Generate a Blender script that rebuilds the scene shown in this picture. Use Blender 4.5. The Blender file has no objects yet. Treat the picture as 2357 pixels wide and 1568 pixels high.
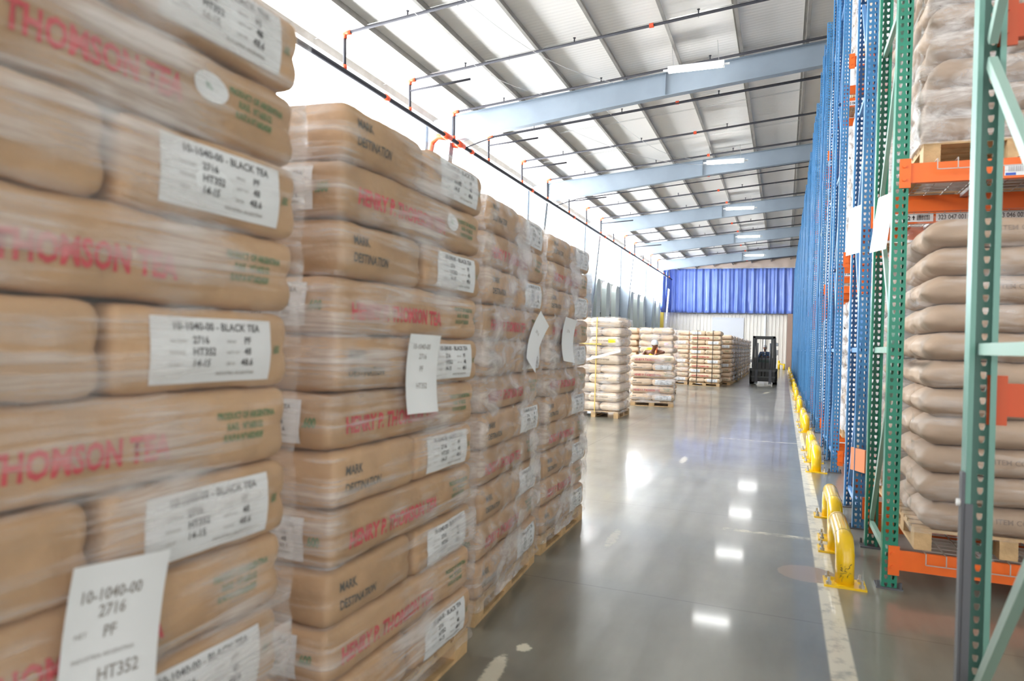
import bpy, math, random
from mathutils import Vector, Matrix, noise
sc = bpy.context.scene
COL = sc.collection
PI = math.pi
rnd = random.Random(7)

# ------------------------------------------------------------------ camera, world, exposure
CAM_H = 1.57
yaw, roll, pitch = math.radians(21.72), math.radians(1.8), 0.0027
R0 = Vector((math.cos(yaw), math.sin(yaw), 0)); U0 = Vector((0, 0, 1)); F0 = Vector((-math.sin(yaw), math.cos(yaw), 0))
FW = F0*math.cos(pitch)+U0*math.sin(pitch); U1 = U0*math.cos(pitch)-F0*math.sin(pitch)
RT = R0*math.cos(roll)+U1*math.sin(roll); UP = U1*math.cos(roll)-R0*math.sin(roll)
cd = bpy.data.cameras.new('camera'); cam = bpy.data.objects.new('camera', cd); COL.objects.link(cam)
m = Matrix((RT, UP, -FW)).transposed().to_4x4(); m.translation = (0, 0, CAM_H); cam.matrix_world = m
cd.sensor_width = 36; cd.lens = 24; cd.clip_start = .05; cd.clip_end = 300
cd.dof.use_dof = True; cd.dof.focus_distance = 13; cd.dof.aperture_fstop = 2.2
sc.camera = cam
W = bpy.data.worlds.new('sky'); sc.world = W; W.use_nodes = True
W.node_tree.nodes['Background'].inputs[0].default_value = (1, .985, .965, 1)
W.node_tree.nodes['Background'].inputs[1].default_value = 1.2
sc.view_settings.view_transform = 'Standard'; sc.view_settings.look = 'None'
sc.view_settings.exposure = 0.95; sc.view_settings.gamma = 1; sc.view_settings.use_curve_mapping = False
try:
    sc.cycles.max_bounces = 10; sc.cycles.diffuse_bounces = 5; sc.cycles.transparent_max_bounces = 24
    sc.cycles.sample_clamp_indirect = 8; sc.cycles.caustics_reflective = False; sc.cycles.caustics_refractive = False
except Exception: pass
WIN_E = 12.0          # daylight through the translucent wall panels
LAMP_E = 28.0

# ------------------------------------------------------------------ materials
MATS = {}
def mat(name, col, rough=.6, metal=0, nz=0, nscale=6, col2=None, bump=0, bscale=40, emit=0, spec=None, coat=0, sub=0):
    if name in MATS: return MATS[name]
    M = bpy.data.materials.new(name); M.use_nodes = True; nt = M.node_tree; b = nt.nodes['Principled BSDF']
    b.inputs['Base Color'].default_value = (*col, 1); b.inputs['Roughness'].default_value = rough; b.inputs['Metallic'].default_value = metal
    if spec is not None: b.inputs['Specular IOR Level'].default_value = spec
    if coat: b.inputs['Coat Weight'].default_value = coat; b.inputs['Coat Roughness'].default_value = .08
    tc = nt.nodes.new('ShaderNodeTexCoord')
    if nz or col2:
        n = nt.nodes.new('ShaderNodeTexNoise'); n.inputs['Scale'].default_value = nscale; n.inputs['Detail'].default_value = 5
        nt.links.new(tc.outputs['Object'], n.inputs['Vector'])
        mx = nt.nodes.new('ShaderNodeMix'); mx.data_type = 'RGBA'
        mx.inputs[6].default_value = (*[c*(1-nz) for c in col], 1)
        mx.inputs[7].default_value = (*(col2 or [min(1, c*(1+nz)) for c in col]), 1)
        rp = nt.nodes.new('ShaderNodeMapRange'); rp.inputs[1].default_value = .35; rp.inputs[2].default_value = .65
        nt.links.new(n.outputs['Fac'], rp.inputs[0]); nt.links.new(rp.outputs[0], mx.inputs[0]); nt.links.new(mx.outputs[2], b.inputs['Base Color'])
    if bump:
        n2 = nt.nodes.new('ShaderNodeTexNoise'); n2.inputs['Scale'].default_value = bscale; n2.inputs['Detail'].default_value = 4
        nt.links.new(tc.outputs['Object'], n2.inputs['Vector'])
        bp = nt.nodes.new('ShaderNodeBump'); bp.inputs['Strength'].default_value = bump; bp.inputs['Distance'].default_value = .02
        nt.links.new(n2.outputs['Fac'], bp.inputs['Height']); nt.links.new(bp.outputs[0], b.inputs['Normal'])
    if emit:
        b.inputs['Emission Color'].default_value = (*col, 1); b.inputs['Emission Strength'].default_value = emit
    MATS[name] = M; return M

KRAFT = [mat('kraft_paper_%d' % i, c, .62, nz=.09, nscale=5, bump=.35, bscale=14) for i, c in enumerate([(.48, .295, .150), (.52, .325, .172), (.45, .275, .138)])]
LITK = [mat('lit_kraft_%d' % i, c, .6, nz=.07, nscale=5, bump=.3, bscale=12) for i, c in enumerate([(.76, .58, .41), (.72, .54, .37)])]  # kraft lightened in its colour, standing in for stronger light on the middle stacks
CREAMSACK = mat('pale_lit_sack_paper', (.78, .64, .49), .6, nz=.08, nscale=5, bump=.35, bscale=12)  # pale paper, colour raised further in place of brighter light mid-aisle
GREYSACK = mat('taupe_sack_paper', (.37, .265, .185), .6, nz=.07, nscale=4, bump=.3, bscale=10)
PAPER = mat('white_paper', (.78, .80, .82), .5)
INK_R = mat('red_ink', (.60, .06, .07), .6); INK_G = mat('green_ink', (.10, .20, .07), .6); INK_K = mat('black_ink', (.05, .05, .055), .6)
INK_S = mat('grey_ink', (.30, .28, .26), .6)
WOOD = mat('pallet_pine', (.55, .37, .19), .7, nz=.14, nscale=9, bump=.3)
GREEN = mat('green_paint', (.012, .20, .125), .35, nz=.1, nscale=8)
GREENL = mat('pale_green_paint', (.22, .37, .31), .38, nz=.06, nscale=8)
BLUE = mat('blue_paint', (.06, .22, .46), .3, nz=.08, nscale=8)
BLUEL = mat('pale_blue_paint', (.13, .30, .60), .36)
ORANGE = mat('orange_paint', (.85, .15, .015), .4, nz=.05)
YELLOW = mat('yellow_paint', (.86, .55, .01), .22, nz=.04, nscale=3, coat=.4)
STEEL = mat('grey_blue_steel', (.25, .30, .355), .45, nz=.05, nscale=1.5)
PURL = mat('galvanised_purlin', (.27, .255, .235), .55, nz=.1, nscale=3)
GALV = mat('galvanised_steel', (.5, .5, .49), .35, metal=.6)
PIPE = mat('dark_steel_pipe', (.04, .04, .048), .6, spec=.2)
REDP = mat('red_orange_fitting', (.75, .09, .03), .4)
DGREY = mat('dark_grey_steel', (.10, .105, .12), .5)
BLACK = mat('black_enamel', (.018, .02, .02), .35)
RUBBER = mat('tyre_rubber', (.02, .02, .02), .7)
WHITEM = mat('white_enamel', (.85, .86, .86), .4)
WIRE = mat('wire_mesh_zinc', (.42, .40, .37), .4, metal=.5)

def bars_material(name, col, axis, scale, rough, bump):
    M = mat(name, col, rough); nt = M.node_tree; b = nt.nodes['Principled BSDF']
    tc = nt.nodes.new('ShaderNodeTexCoord'); w = nt.nodes.new('ShaderNodeTexWave'); w.bands_direction = axis
    w.inputs['Scale'].default_value = scale; w.inputs['Distortion'].default_value = 2.5; w.inputs['Detail'].default_value = 3; w.inputs['Detail Scale'].default_value = .4
    nt.links.new(tc.outputs['Object'], w.inputs['Vector'])
    bp = nt.nodes.new('ShaderNodeBump'); bp.inputs['Strength'].default_value = bump; bp.inputs['Distance'].default_value = .02
    nt.links.new(w.outputs['Fac'], bp.inputs['Height']); nt.links.new(bp.outputs[0], b.inputs['Normal']); return M
CEIL = bars_material('white_vinyl_insulation', (.84, .82, .79), 'Y', 2.2, .45, .25)
FARW = mat('cream_ribbed_steel', (.80, .76, .69), .5, nz=.03, nscale=.5)
LOWW = mat('white_wall_sheet', (.80, .80, .78), .5)
GGREY = mat('grey_green_panel', (.36, .41, .40), .5)
CURT = mat('blue_vinyl_curtain', (.17, .26, .68), .32, nz=.06, nscale=1.2)

def glow_mat(name, col, e):
    M = bpy.data.materials.new(name); M.use_nodes = True; nt = M.node_tree; b = nt.nodes['Principled BSDF']
    b.inputs['Base Color'].default_value = (.8, .8, .8, 1); b.inputs['Emission Color'].default_value = (*col, 1); b.inputs['Emission Strength'].default_value = e
    b.inputs['Roughness'].default_value = .3; return M
PANEL = glow_mat('daylit_translucent_panel', (.95, .98, 1), WIN_E)
TUBE = glow_mat('lit_fluorescent_lens', (1, 1, .97), LAMP_E)

def film_mat(name, lo, hi, scl, tilt, thr=(.42, .72), bs=.5):
    M = bpy.data.materials.new(name); M.use_nodes = True; nt = M.node_tree; b = nt.nodes['Principled BSDF']; L = nt.links.new
    b.inputs['Base Color'].default_value = (.86, .84, .84, 1); b.inputs['Roughness'].default_value = .2; b.inputs['Specular IOR Level'].default_value = .9
    tc = nt.nodes.new('ShaderNodeTexCoord'); mp = nt.nodes.new('ShaderNodeMapping'); mp.inputs['Scale'].default_value = scl; mp.inputs['Rotation'].default_value = tilt
    L(tc.outputs['Object'], mp.inputs[0])
    n = nt.nodes.new('ShaderNodeTexNoise'); n.inputs['Scale'].default_value = 1; n.inputs['Detail'].default_value = 7; n.inputs['Roughness'].default_value = .62; n.inputs['Distortion'].default_value = .6
    L(mp.outputs[0], n.inputs['Vector'])
    n3 = nt.nodes.new('ShaderNodeTexNoise'); n3.inputs['Scale'].default_value = 2.3; n3.inputs['Detail'].default_value = 3; L(tc.outputs['Object'], n3.inputs['Vector'])
    ad = nt.nodes.new('ShaderNodeMath'); ad.operation = 'MULTIPLY_ADD'; ad.inputs[1].default_value = .9; L(n3.outputs['Fac'], ad.inputs[0]); 
    sb = nt.nodes.new('ShaderNodeMath'); sb.operation = 'SUBTRACT'; L(n.outputs['Fac'], sb.inputs[0]); sb.inputs[1].default_value = .45; L(sb.outputs[0], ad.inputs[2])
    r = nt.nodes.new('ShaderNodeMapRange'); r.inputs[1].default_value = thr[0]; r.inputs[2].default_value = thr[1]; r.inputs[3].default_value = lo; r.inputs[4].default_value = hi
    L(ad.outputs[0], r.inputs[0]); L(r.outputs[0], b.inputs['Alpha'])  # whitish film, with opaque white streaks standing in for highlights
    bp = nt.nodes.new('ShaderNodeBump'); bp.inputs['Strength'].default_value = bs; bp.inputs['Distance'].default_value = .03
    L(n.outputs['Fac'], bp.inputs['Height']); L(bp.outputs[0], b.inputs['Normal'])
    return M
FILM = film_mat('stretch_film', .08, .66, (1.3, 1.3, 26), (.12, .06, 0), (.435, .77))
FILM4 = film_mat('clear_stretch_film', .05, .40, (2, 2, 16), (.1, .06, 0), (.50, .80))
FILM2 = film_mat('crumpled_stretch_film', .11, .66, (4, 4, 11), (.45, .3, 0), (.39, .71), .9)
FILM3 = film_mat('cloudy_stretch_film', .22, .95, (5, 5, 5), (.3, 0, 0), (.34, .6), .9)

# ------------------------------------------------------------------ helpers
class MB:
    def __init__(s): s.v = []; s.f = []
    def add(s, v, f, M=None):
        o = len(s.v); s.v += [tuple(M @ Vector(p)) if M else tuple(p) for p in v]; s.f += [tuple(i+o for i in q) for q in f]; return s
    def box(s, x0, x1, y0, y1, z0, z1, M=None):
        return s.add([(x0,y0,z0),(x1,y0,z0),(x1,y1,z0),(x0,y1,z0),(x0,y0,z1),(x1,y0,z1),(x1,y1,z1),(x0,y1,z1)],
              [(0,3,2,1),(4,5,6,7),(0,1,5,4),(1,2,6,5),(2,3,7,6),(3,0,4,7)], M)
    def bar(s, a, b, w, h=None, up=(0,0,1)):
        a, b = Vector(a), Vector(b); d = b-a; L = d.length; z = d.normalized(); u = Vector(up)
        if abs(z.dot(u)) > .98: u = Vector((1,0,0))
        x = u.cross(z).normalized(); y = z.cross(x); h = h or w
        M = Matrix((x, y, z)).transposed().to_4x4(); M.translation = a
        return s.box(-w/2, w/2, -h/2, h/2, 0, L, M)
    def tube(s, pts, r, n=10, caps=True, closed=False):
        pts = [Vector(p) for p in pts]; N = len(pts); rs = r if isinstance(r, (list, tuple)) else [r]*N
        o = len(s.v); px = None
        for i, p in enumerate(pts):
            t = (pts[min(i+1, N-1)]-pts[max(i-1, 0)]).normalized() if not closed else (pts[(i+1) % N]-pts[i-1]).normalized()
            if px is None:
                u = Vector((0,0,1)) if abs(t.z) < .9 else Vector((1,0,0)); px = t.cross(u).normalized()
            px = (px - t*px.dot(t)).normalized(); py = t.cross(px)
            for k in range(n):
                a = 2*PI*k/n; s.v.append(tuple(p+(px*math.cos(a)+py*math.sin(a))*rs[i]))
        for i in range(N if closed else N-1):
            for k in range(n):
                a0 = o+i*n+k; a1 = o+i*n+(k+1) % n; j = (i+1) % N; b0 = o+j*n+k; b1 = o+j*n+(k+1) % n
                s.f.append((a0, a1, b1, b0))
        if caps and not closed:
            s.f.append(tuple(o+k for k in reversed(range(n)))); s.f.append(tuple(o+(N-1)*n+k for k in range(n)))
        return s
    def ext(s, prof, axis, t0, t1, M=None):   # closed profile of (a,b) extruded along an axis
        n = len(prof); P = {'x': lambda a, b, t: (t, a, b), 'y': lambda a, b, t: (a, t, b), 'z': lambda a, b, t: (a, b, t)}[axis]
        v = [P(a, b, t0) for a, b in prof]+[P(a, b, t1) for a, b in prof]
        f = [(i, (i+1) % n, n+(i+1) % n, n+i) for i in range(n)]+[tuple(reversed(range(n))), tuple(range(n, 2*n))]
        return s.add(v, f, M)
    def mesh(s, name, smooth=False, material=None):
        me = bpy.data.meshes.new(name); me.from_pydata(s.v, [], s.f); me.update()
        if material: me.materials.append(material)
        if smooth: me.polygons.foreach_set('use_smooth', [True]*len(me.polygons))
        return me
def link(name, me, parent=None, loc=None, rotz=None):
    o = bpy.data.objects.new(name, me); COL.objects.link(o)
    if loc is not None: o.location = loc
    if rotz is not None: o.rotation_euler = (0, 0, rotz)
    if parent: o.parent = parent
    return o
def obj(name, mb, material, parent=None, smooth=False, **k): return link(name, mb.mesh(name, smooth, material), parent, **k)
def tag(o, label, cat, group=None, kind=None):
    if label: o['label'] = label
    if cat: o['category'] = cat
    if group: o['group'] = group
    if kind: o['kind'] = kind
    return o
def thing(name, label, cat, loc=(0,0,0), rotz=0, group=None): return tag(link(name, None, None, loc, rotz), label, cat, group)
def struct(name, mb, material, label, smooth=False):
    o = obj(name, mb, material, None, smooth); o['kind'] = 'structure'; o['label'] = label; return o
def dup(root, loc, rotz=None, label=None, group=None):
    r = root.copy(); COL.objects.link(r); r.location = loc
    if rotz is not None: r.rotation_euler = (0, 0, rotz)
    if label: r['label'] = label
    if group: r['group'] = group
    for ch in list(root.children):
        c = ch.copy(); COL.objects.link(c); c.parent = r
        for g in list(ch.children):
            d = g.copy(); COL.objects.link(d); d.parent = c
    return r
ORD = ['', 'first', 'second', 'third', 'fourth', 'fifth', 'sixth', 'seventh', 'eighth', 'ninth', 'tenth', 'eleventh', 'twelfth', 'thirteenth', 'fourteenth', 'fifteenth']
_TX = {}
def text_flat(body, size, sx=1.0, bold=0.0, align='LEFT'):
    key = (body, size, sx, bold, align)
    if key in _TX: return _TX[key]
    c = bpy.data.curves.new('lettering', 'FONT'); c.body = body; c.size = size; c.align_x = align; c.resolution_u = 2; c.offset = bold
    o = bpy.data.objects.new('lettering', c); COL.objects.link(o)
    me = bpy.data.meshes.new_from_object(o.evaluated_get(bpy.context.evaluated_depsgraph_get()))
    v = [(p.co.x*sx, p.co.y) for p in me.vertices]; f = [tuple(q.vertices) for q in me.polygons]
    bpy.data.objects.remove(o); bpy.data.curves.remove(c); bpy.data.meshes.remove(me)
    _TX[key] = (v, f); return v, f
def text_on(body, size, M, sx=1., bold=0., align='LEFT', mb=None):
    v, f = text_flat(body, size, sx, bold, align); mb = mb or MB(); return mb.add([(x, y, 0) for x, y in v], f, M)

# ------------------------------------------------------------------ building shell
XW, YF, YB, XR = -10.6, 63.0, -6.0, 15.0
def zr(x): return 8.43+(x+10.3)*.0873     # rafter top
def floor_material():
    M = bpy.data.materials.new('polished_concrete'); M.use_nodes = True; nt = M.node_tree; b = nt.nodes['Principled BSDF']; L = nt.links.new
    N = nt.nodes.new; tc = N('ShaderNodeTexCoord')
    def noise_(scale, detail=6, vec=None, rough=.6):
        n = N('ShaderNodeTexNoise'); n.inputs['Scale'].default_value = scale; n.inputs['Detail'].default_value = detail; n.inputs['Roughness'].default_value = rough
        L(vec or tc.outputs['Object'], n.inputs['Vector']); return n.outputs['Fac']
    def mr(src, a, b_, c, d):
        r = N('ShaderNodeMapRange'); r.inputs[1].default_value = a; r.inputs[2].default_value = b_; r.inputs[3].default_value = c; r.inputs[4].default_value = d; L(src, r.inputs[0]); return r.outputs[0]
    def math_(op, a, b_):
        q = N('ShaderNodeMath'); q.operation = op
        for i, x in enumerate((a, b_)):
            if isinstance(x, (int, float)): q.inputs[i].default_value = x
            else: L(x, q.inputs[i])
        return q.outputs[0]
    mp = N('ShaderNodeMapping'); mp.inputs['Scale'].default_value = (2.2, .5, 1); L(tc.outputs['Object'], mp.inputs[0])
    big = noise_(.55, 5); streak = noise_(1.6, 7, mp.outputs[0])
    mixv = math_('ADD', math_('MULTIPLY', big, .55), math_('MULTIPLY', streak, .45))
    cr = N('ShaderNodeValToRGB'); cr.color_ramp.elements[0].position = .33; cr.color_ramp.elements[0].color = (.118, .114, .092, 1)
    cr.color_ramp.elements[1].position = .68; cr.color_ramp.elements[1].color = (.265, .257, .212, 1); L(mixv, cr.inputs[0])
    sep = N('ShaderNodeSeparateXYZ'); L(tc.outputs['Object'], sep.inputs[0]); X, Y = sep.outputs[0], sep.outputs[1]
    wn = noise_(9, 6); wf = noise_(26, 8, None, .7)
    def band(c, x0, x1, soft=.006):
        lo = mr(c, x0-soft, x0+soft, 0, 1); hi = mr(c, x1-soft, x1+soft, 1, 0); return math_('MULTIPLY', lo, hi)
    # joints sawn into the slab
    jy = math_('ABSOLUTE', math_('SUBTRACT', math_('MODULO', math_('ADD', Y, -4.35+2.4*10), 2.4), 1.2), 0)
    jm = mr(jy, 1.194, 1.197, 0, 1)
    jx = math_('ABSOLUTE', math_('SUBTRACT', math_('MODULO', math_('ADD', X, 2.78+4.6*10), 4.6), 2.3), 0)
    jm2 = mr(jx, 2.29, 2.296, 0, 1); jm = math_('MAXIMUM', jm, jm2)
    def mixc(f, a, col):
        q = N('ShaderNodeMix'); q.data_type = 'RGBA'; L(f, q.inputs[0]); L(a, q.inputs[6]); q.inputs[7].default_value = (*col, 1); return q.outputs[2]
    c = mixc(math_('MULTIPLY', jm, .7), cr.outputs[0], (.05, .045, .035))
    # worn cream paint
    line = math_('MULTIPLY', band(X, .255, .375), mr(wn, .36, .5, .35, 1))
    l2 = math_('MULTIPLY', math_('MULTIPLY', band(Y, 6.22, 6.30), band(X, -.45, .3)), mr(wn, .45, .6, 0, .8))
    l3 = math_('MULTIPLY', math_('MULTIPLY', band(Y, 12.5, 12.62), band(X, -1.0, .3)), mr(wn, .42, .6, 0, .9))
    def blob(cx, cy, rx, ry, rot=0):
        m2 = N('ShaderNodeMapping'); m2.vector_type = 'TEXTURE'; m2.inputs['Location'].default_value = (cx, cy, 0); m2.inputs['Rotation'].default_value = (0, 0, rot); m2.inputs['Scale'].default_value = (rx, ry, 1)
        L(tc.outputs['Object'], m2.inputs[0]); s2 = N('ShaderNodeSeparateXYZ'); L(m2.outputs[0], s2.inputs[0])
        d = math_('ADD', math_('MULTIPLY', s2.outputs[0], s2.outputs[0]), math_('MULTIPLY', s2.outputs[1], s2.outputs[1]))
        return math_('ADD', d, math_('MULTIPLY', math_('SUBTRACT', wf, .5), 2.6))
    s1 = mr(blob(-1.24, 3.0, .05, .22, .12), .55, 1.0, .95, 0); s2_ = mr(blob(-1.2, 3.31, .045, .05), .6, .9, 1, 0)
    s3 = mr(blob(-1.25, 5.5, .05, .35, .05), .2, .8, .7, 0); s4 = mr(blob(-1.26, 9.8, .06, .4, .05), .2, .8, .8, 0); s5 = mr(blob(-.55, 27, .1, 1.0, -.1), .2, .8, .7, 0)
    paint = line
    for q in (l2, l3, s1, s2_, s3, s4, s5): paint = math_('MAXIMUM', paint, q)
    c = mixc(paint, c, (.62, .58, .46))
    patch = mr(math_('ADD', blob(.2, 5.28, .21, .2), math_('MULTIPLY', math_('SUBTRACT', .5, wf), 2.3)), .85, .92, 1, 0)
    c = mixc(patch, c, (.30, .225, .16))
    L(c, b.inputs['Base Color'])
    rg = mr(noise_(1.3, 6), .3, .7, .28, .34); rg = math_('ADD', rg, math_('MULTIPLY', paint, .3)); L(rg, b.inputs['Roughness'])
    b.inputs['Specular IOR Level'].default_value = .95; b.inputs['Coat Weight'].default_value = .38; b.inputs['Coat Roughness'].default_value = .07
    bp = N('ShaderNodeBump'); bp.inputs['Strength'].default_value = .05; bp.inputs['Distance'].default_value = .01; L(noise_(5, 4), bp.inputs['Height']); L(bp.outputs[0], b.inputs['Normal'])
    return M
struct('floor', MB().box(XW-.3, XR+.3, YB, YF+.3, -.2, 0), floor_material(), 'polished grey concrete warehouse floor with worn cream paint line')
mb = MB(); zc = lambda x: zr(x)+.215
mb.ext([(XW-.3, zc(XW-.3)), (XR+.3, zc(XR+.3)), (XR+.3, zc(XR+.3)+.15), (XW-.3, zc(XW-.3)+.15)], 'y', YB, YF+.3)
struct('ceiling', mb, CEIL, 'sloping ceiling of white faced roof insulation')
mb = MB().box(XW-.3, XW, YB, YF, 0, 5.6)
for i in range(230):
    y = YB+.3*i; mb.box(XW, XW+.008, y, y+.04, 0, 5.55)
struct('wall_left', mb, LOWW, 'white ribbed sheet wall below the daylit band')
# far wall, ribbed
prof = []; x = XW
while x < XR: prof += [(x, YF), (x+.2, YF), (x+.225, YF-.035), (x+.275, YF-.035)]; x += .3
prof += [(XR, YF), (XR, YF+.25), (XW, YF+.25)]
mb = MB(); n = len(prof); mb.v = [(a, b, 0) for a, b in prof]+[(a, b, zc(a)) for a, b in prof]; mb.f = [(i, (i+1) % n, n+(i+1) % n, n+i) for i in range(n)]
struct('wall_back', mb, FARW, 'cream ribbed steel far end wall')
struct('wall_right', MB().box(XR, XR+.25, YB, YF, 0, zc(XR)), LOWW, 'white wall behind the racking')
struct('door_1', MB().box(-6.0, -3.3, YF-.09, YF-.03, 0, 4.2).box(-6.0, -3.3, YF-.12, YF-.09, 4.2, 4.35), mat('pale_blue_grey_door', (.66, .68, .72), .5), 'pale blue grey roll-up door in the far wall')
struct('trim_1', MB().box(-1.62, -1.5, YF-.14, YF-.04, 0, 4.6), WHITEM, 'white downpipe on the far wall')
struct('trim_2', MB().box(.22, .62, YF-.7, YF-.1, 0, 4.72), mat('brown_column', (.36, .24, .19), .6), 'brown column at the right of the far wall')
struct('trim_3', MB().box(XW+.2, XW+.5, YF-1.2, YF-.9, 0, 4.7), mat('ochre_post', (.62, .45, .05), .5), 'ochre post at the left end of the far wall')
mb = MB().box(XW+.1, XR, YF-.35, YF-.2, 8.6, 8.72)
struct('trim_4', mb, WHITEM, 'white rail above the blue curtain')
# plastic sheet above rail
mb = MB(); NX = 90
for j in range(4):
    for i in range(NX+1):
        x = XW+.1+(13.0)*i/NX; mb.v.append((x, YF-.3-.12*noise.noise(Vector((x*1.7, j*.9, 3)))-.05, 8.7+(zc(x)-8.74)*j/3))
for j in range(3):
    for i in range(NX): a = j*(NX+1)+i; mb.f.append((a, a+1, a+NX+2, a+NX+1))
tag(obj('plastic_sheet', mb, mat('tan_plastic_sheet', (.62, .50, .42), .3), smooth=True), 'crinkled tan plastic sheeting above the blue curtain', 'plastic sheet')
# translucent daylight band
k = 0; ys = [YB, .5, 9.65, 18.8, 27.95, 37.1, 46.25, 55.4, YF]
for a, b in zip(ys, ys[1:]):
    k += 1
    o = struct('window_%d' % k, MB().box(XW-.12, XW-.02, a+.04, b-.04, 5.6, zc(XW)-.02), PANEL, 'daylit translucent wall panel')
mb = MB()
for a in ys: mb.box(XW-.15, XW+.02, a-.04, a+.04, 5.6, zc(XW))
mb.box(XW-.15, XW+.05, YB, YF, 5.55, 5.62)
struct('trim_5', mb, WHITEM, 'white frame between daylit panels')
# blue curtain
mb = MB(); NX = 420; NZ = 14; x0, x1 = -10.45, .95
for j in range(NZ+1):
    t = j/NZ; z = 4.72+(8.62-4.72)*t
    for i in range(NX+1):
        x = x0+(x1-x0)*i/NX
        w = .10*math.sin(x*8.3+1.3*math.sin(x*1.9)+.25*math.sin(t*3+x))+.05*math.sin(x*19.7+2*math.sin(x*.8)+t*.9)
        w += .05*noise.noise(Vector((x*2.2, t*3.5, 1)))+(1-t)*.09*noise.noise(Vector((x*3, t*6, 5)))
        mb.v.append((x, YF-.55+w*(.6+.5*(1-t)), z))
for j in range(NZ):
    for i in range(NX): a = j*(NX+1)+i; mb.f.append((a, a+1, a+NX+2, a+NX+1))
c = obj('curtain', mb, CURT, smooth=True); tag(c, 'long pleated blue vinyl curtain hung high across the far wall', 'curtain')
sm = c.modifiers.new('thick', 'SOLIDIFY'); sm.thickness = .006
mb = MB(); NY = 60
for j in range(9):
    for i in range(NY+1):
        y = 60.2+2.2*i/NY; mb.v.append((-10.15+.10*math.sin(y*9)+.25*(1-i/NY)*.3, y, 4.8+3.7*j/8))
for j in range(8):
    for i in range(NY): a = j*(NY+1)+i; mb.f.append((a, a+1, a+NY+2, a+NY+1))
c = obj('curtain', mb, CURT, smooth=True); tag(c, 'short blue curtain return along the left wall beside the ladder', 'curtain')
c.modifiers.new('thick', 'SOLIDIFY').thickness = .006

# ------------------------------------------------------------------ steelwork
raf = ['nearest rafter, partly hidden above the closest stack', 'grey blue rafter with the nearest lit lamp in front of it', 'second fully visible grey blue rafter from the camera',
       'third fully visible grey blue rafter from the camera', 'fourth fully visible grey blue rafter from the camera', 'farthest grey blue rafter, closest to the blue curtain']
for i, y in enumerate([9.65, 18.8, 27.95, 37.1, 46.25, 55.4]):
    t = thing('steel_rafter', raf[i], 'rafter', (0, y, 0), group='tapered roof rafters')
    def web(x0, x1, d0, d1): return [(x0, zr(x0)), (x1, zr(x1)), (x1, zr(x1)-d1), (x0, zr(x0)-d0)]
    xs = [(-9.68, .78), (-3.2, .62), (1.2, .60), (8, .7), (XR-.05, .8)]
    w = MB(); fl = MB()
    for (a, da), (b, db) in zip(xs, xs[1:]):
        w.ext([(p, q-.012) for p, q in web(a, b, da-.02, db-.02)], 'y', -.006, .006)
        fl.ext([(a, zr(a)), (b, zr(b)), (b, zr(b)-.014), (a, zr(a)-.014)], 'y', -.11, .11)
        fl.ext([(a, zr(a)-da), (b, zr(b)-db), (b, zr(b)-db-.014), (a, zr(a)-da-.014)], 'y', -.11, .11)
    for x in (-9.66, -3.2, 4.0): w.box(x-.008, x+.008, -.1, .1, zr(x)-.62, zr(x)-.02)
    obj('web', w, STEEL, t); obj('flange', fl, STEEL, t)
    b_ = MB()
    for q in range(4):
        for s in (0, 1): b_.tube([(-9.62+.12*s, -.005, zr(-10)-.15-.15*q), (-9.62+.12*s, -.022, zr(-10)-.15-.15*q)], .016, 6)
    obj('bolts', b_, GALV, t)
    c = thing('wall_column', ['grey blue wall column far left, under the nearest rafter', 'grey blue wall column under the rafter with the nearest lamp', 'grey blue wall column under the second full rafter',
        'grey blue wall column just above the stack with the yellow sticker', 'grey blue wall column midway to the curtain', 'grey blue wall column nearest the ladder'][i], 'column', (XW, y, 0), group='left wall columns')
    m1 = MB().ext([(.30, 0), (.9, zr(-9.7)-.8), (.9, zr(-9.7)), (.05, zr(-10.55)-.02), (.05, 0)], 'y', -.006, .006)
    obj('web', m1, STEEL, c)
    m2 = MB().ext([(.30, 0), (.9, zr(-9.7)-.83), (.915, zr(-9.7)-.83), (.315, 0)], 'y', -.13, .13).box(.04, .055, -.13, .13, 0, 8.3)
    obj('flange', m2, STEEL, c); obj('base_plate', MB().box(.0, .45, -.16, .16, 0, .02), STEEL, c)
# purlins
pn = 0
for i in range(17):
    x = .30-1.55*i+1.55*9
    if x < -9.4 or x > XR-.4: continue
    pn += 1; z = zr(x)
    m_ = MB().ext([(x, z), (x+.075, z+.006), (x+.075, z+.022), (x+.072, z+.022), (x+.072, z+.009), (x+.004, z+.004), (x+.004, z+.205), (x-.07, z+.205), (x-.07, z+.19), (x-.067, z+.19), (x-.067, z+.201), (x, z+.201)], 'y', YB, YF-.4)
    if abs(x-.30) < .01: lab = 'straight roof purlin running just left of the rack tops'
    elif x > .4: lab = 'roof purlin above the racking, number %s right of the aisle' % ORD[int(round((x-.3)/1.55))]
    else: lab = 'galvanised roof purlin, %s to the left of the one beside the rack tops' % ORD[int(round((.3-x)/1.55))]
    tag(obj('roof_purlin', m_, PURL), lab, 'purlin', 'roof purlins')
tag(obj('eave_strut', MB().ext([(-10.5, zr(-10.5)-.05), (-10.35, zr(-10.5)-.05), (-10.35, zr(-10.5)+.15), (-10.5, zr(-10.5)+.15)], 'y', YB, YF-.4), PURL), 'eave strut along the top of the left wall', 'strut')
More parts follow.
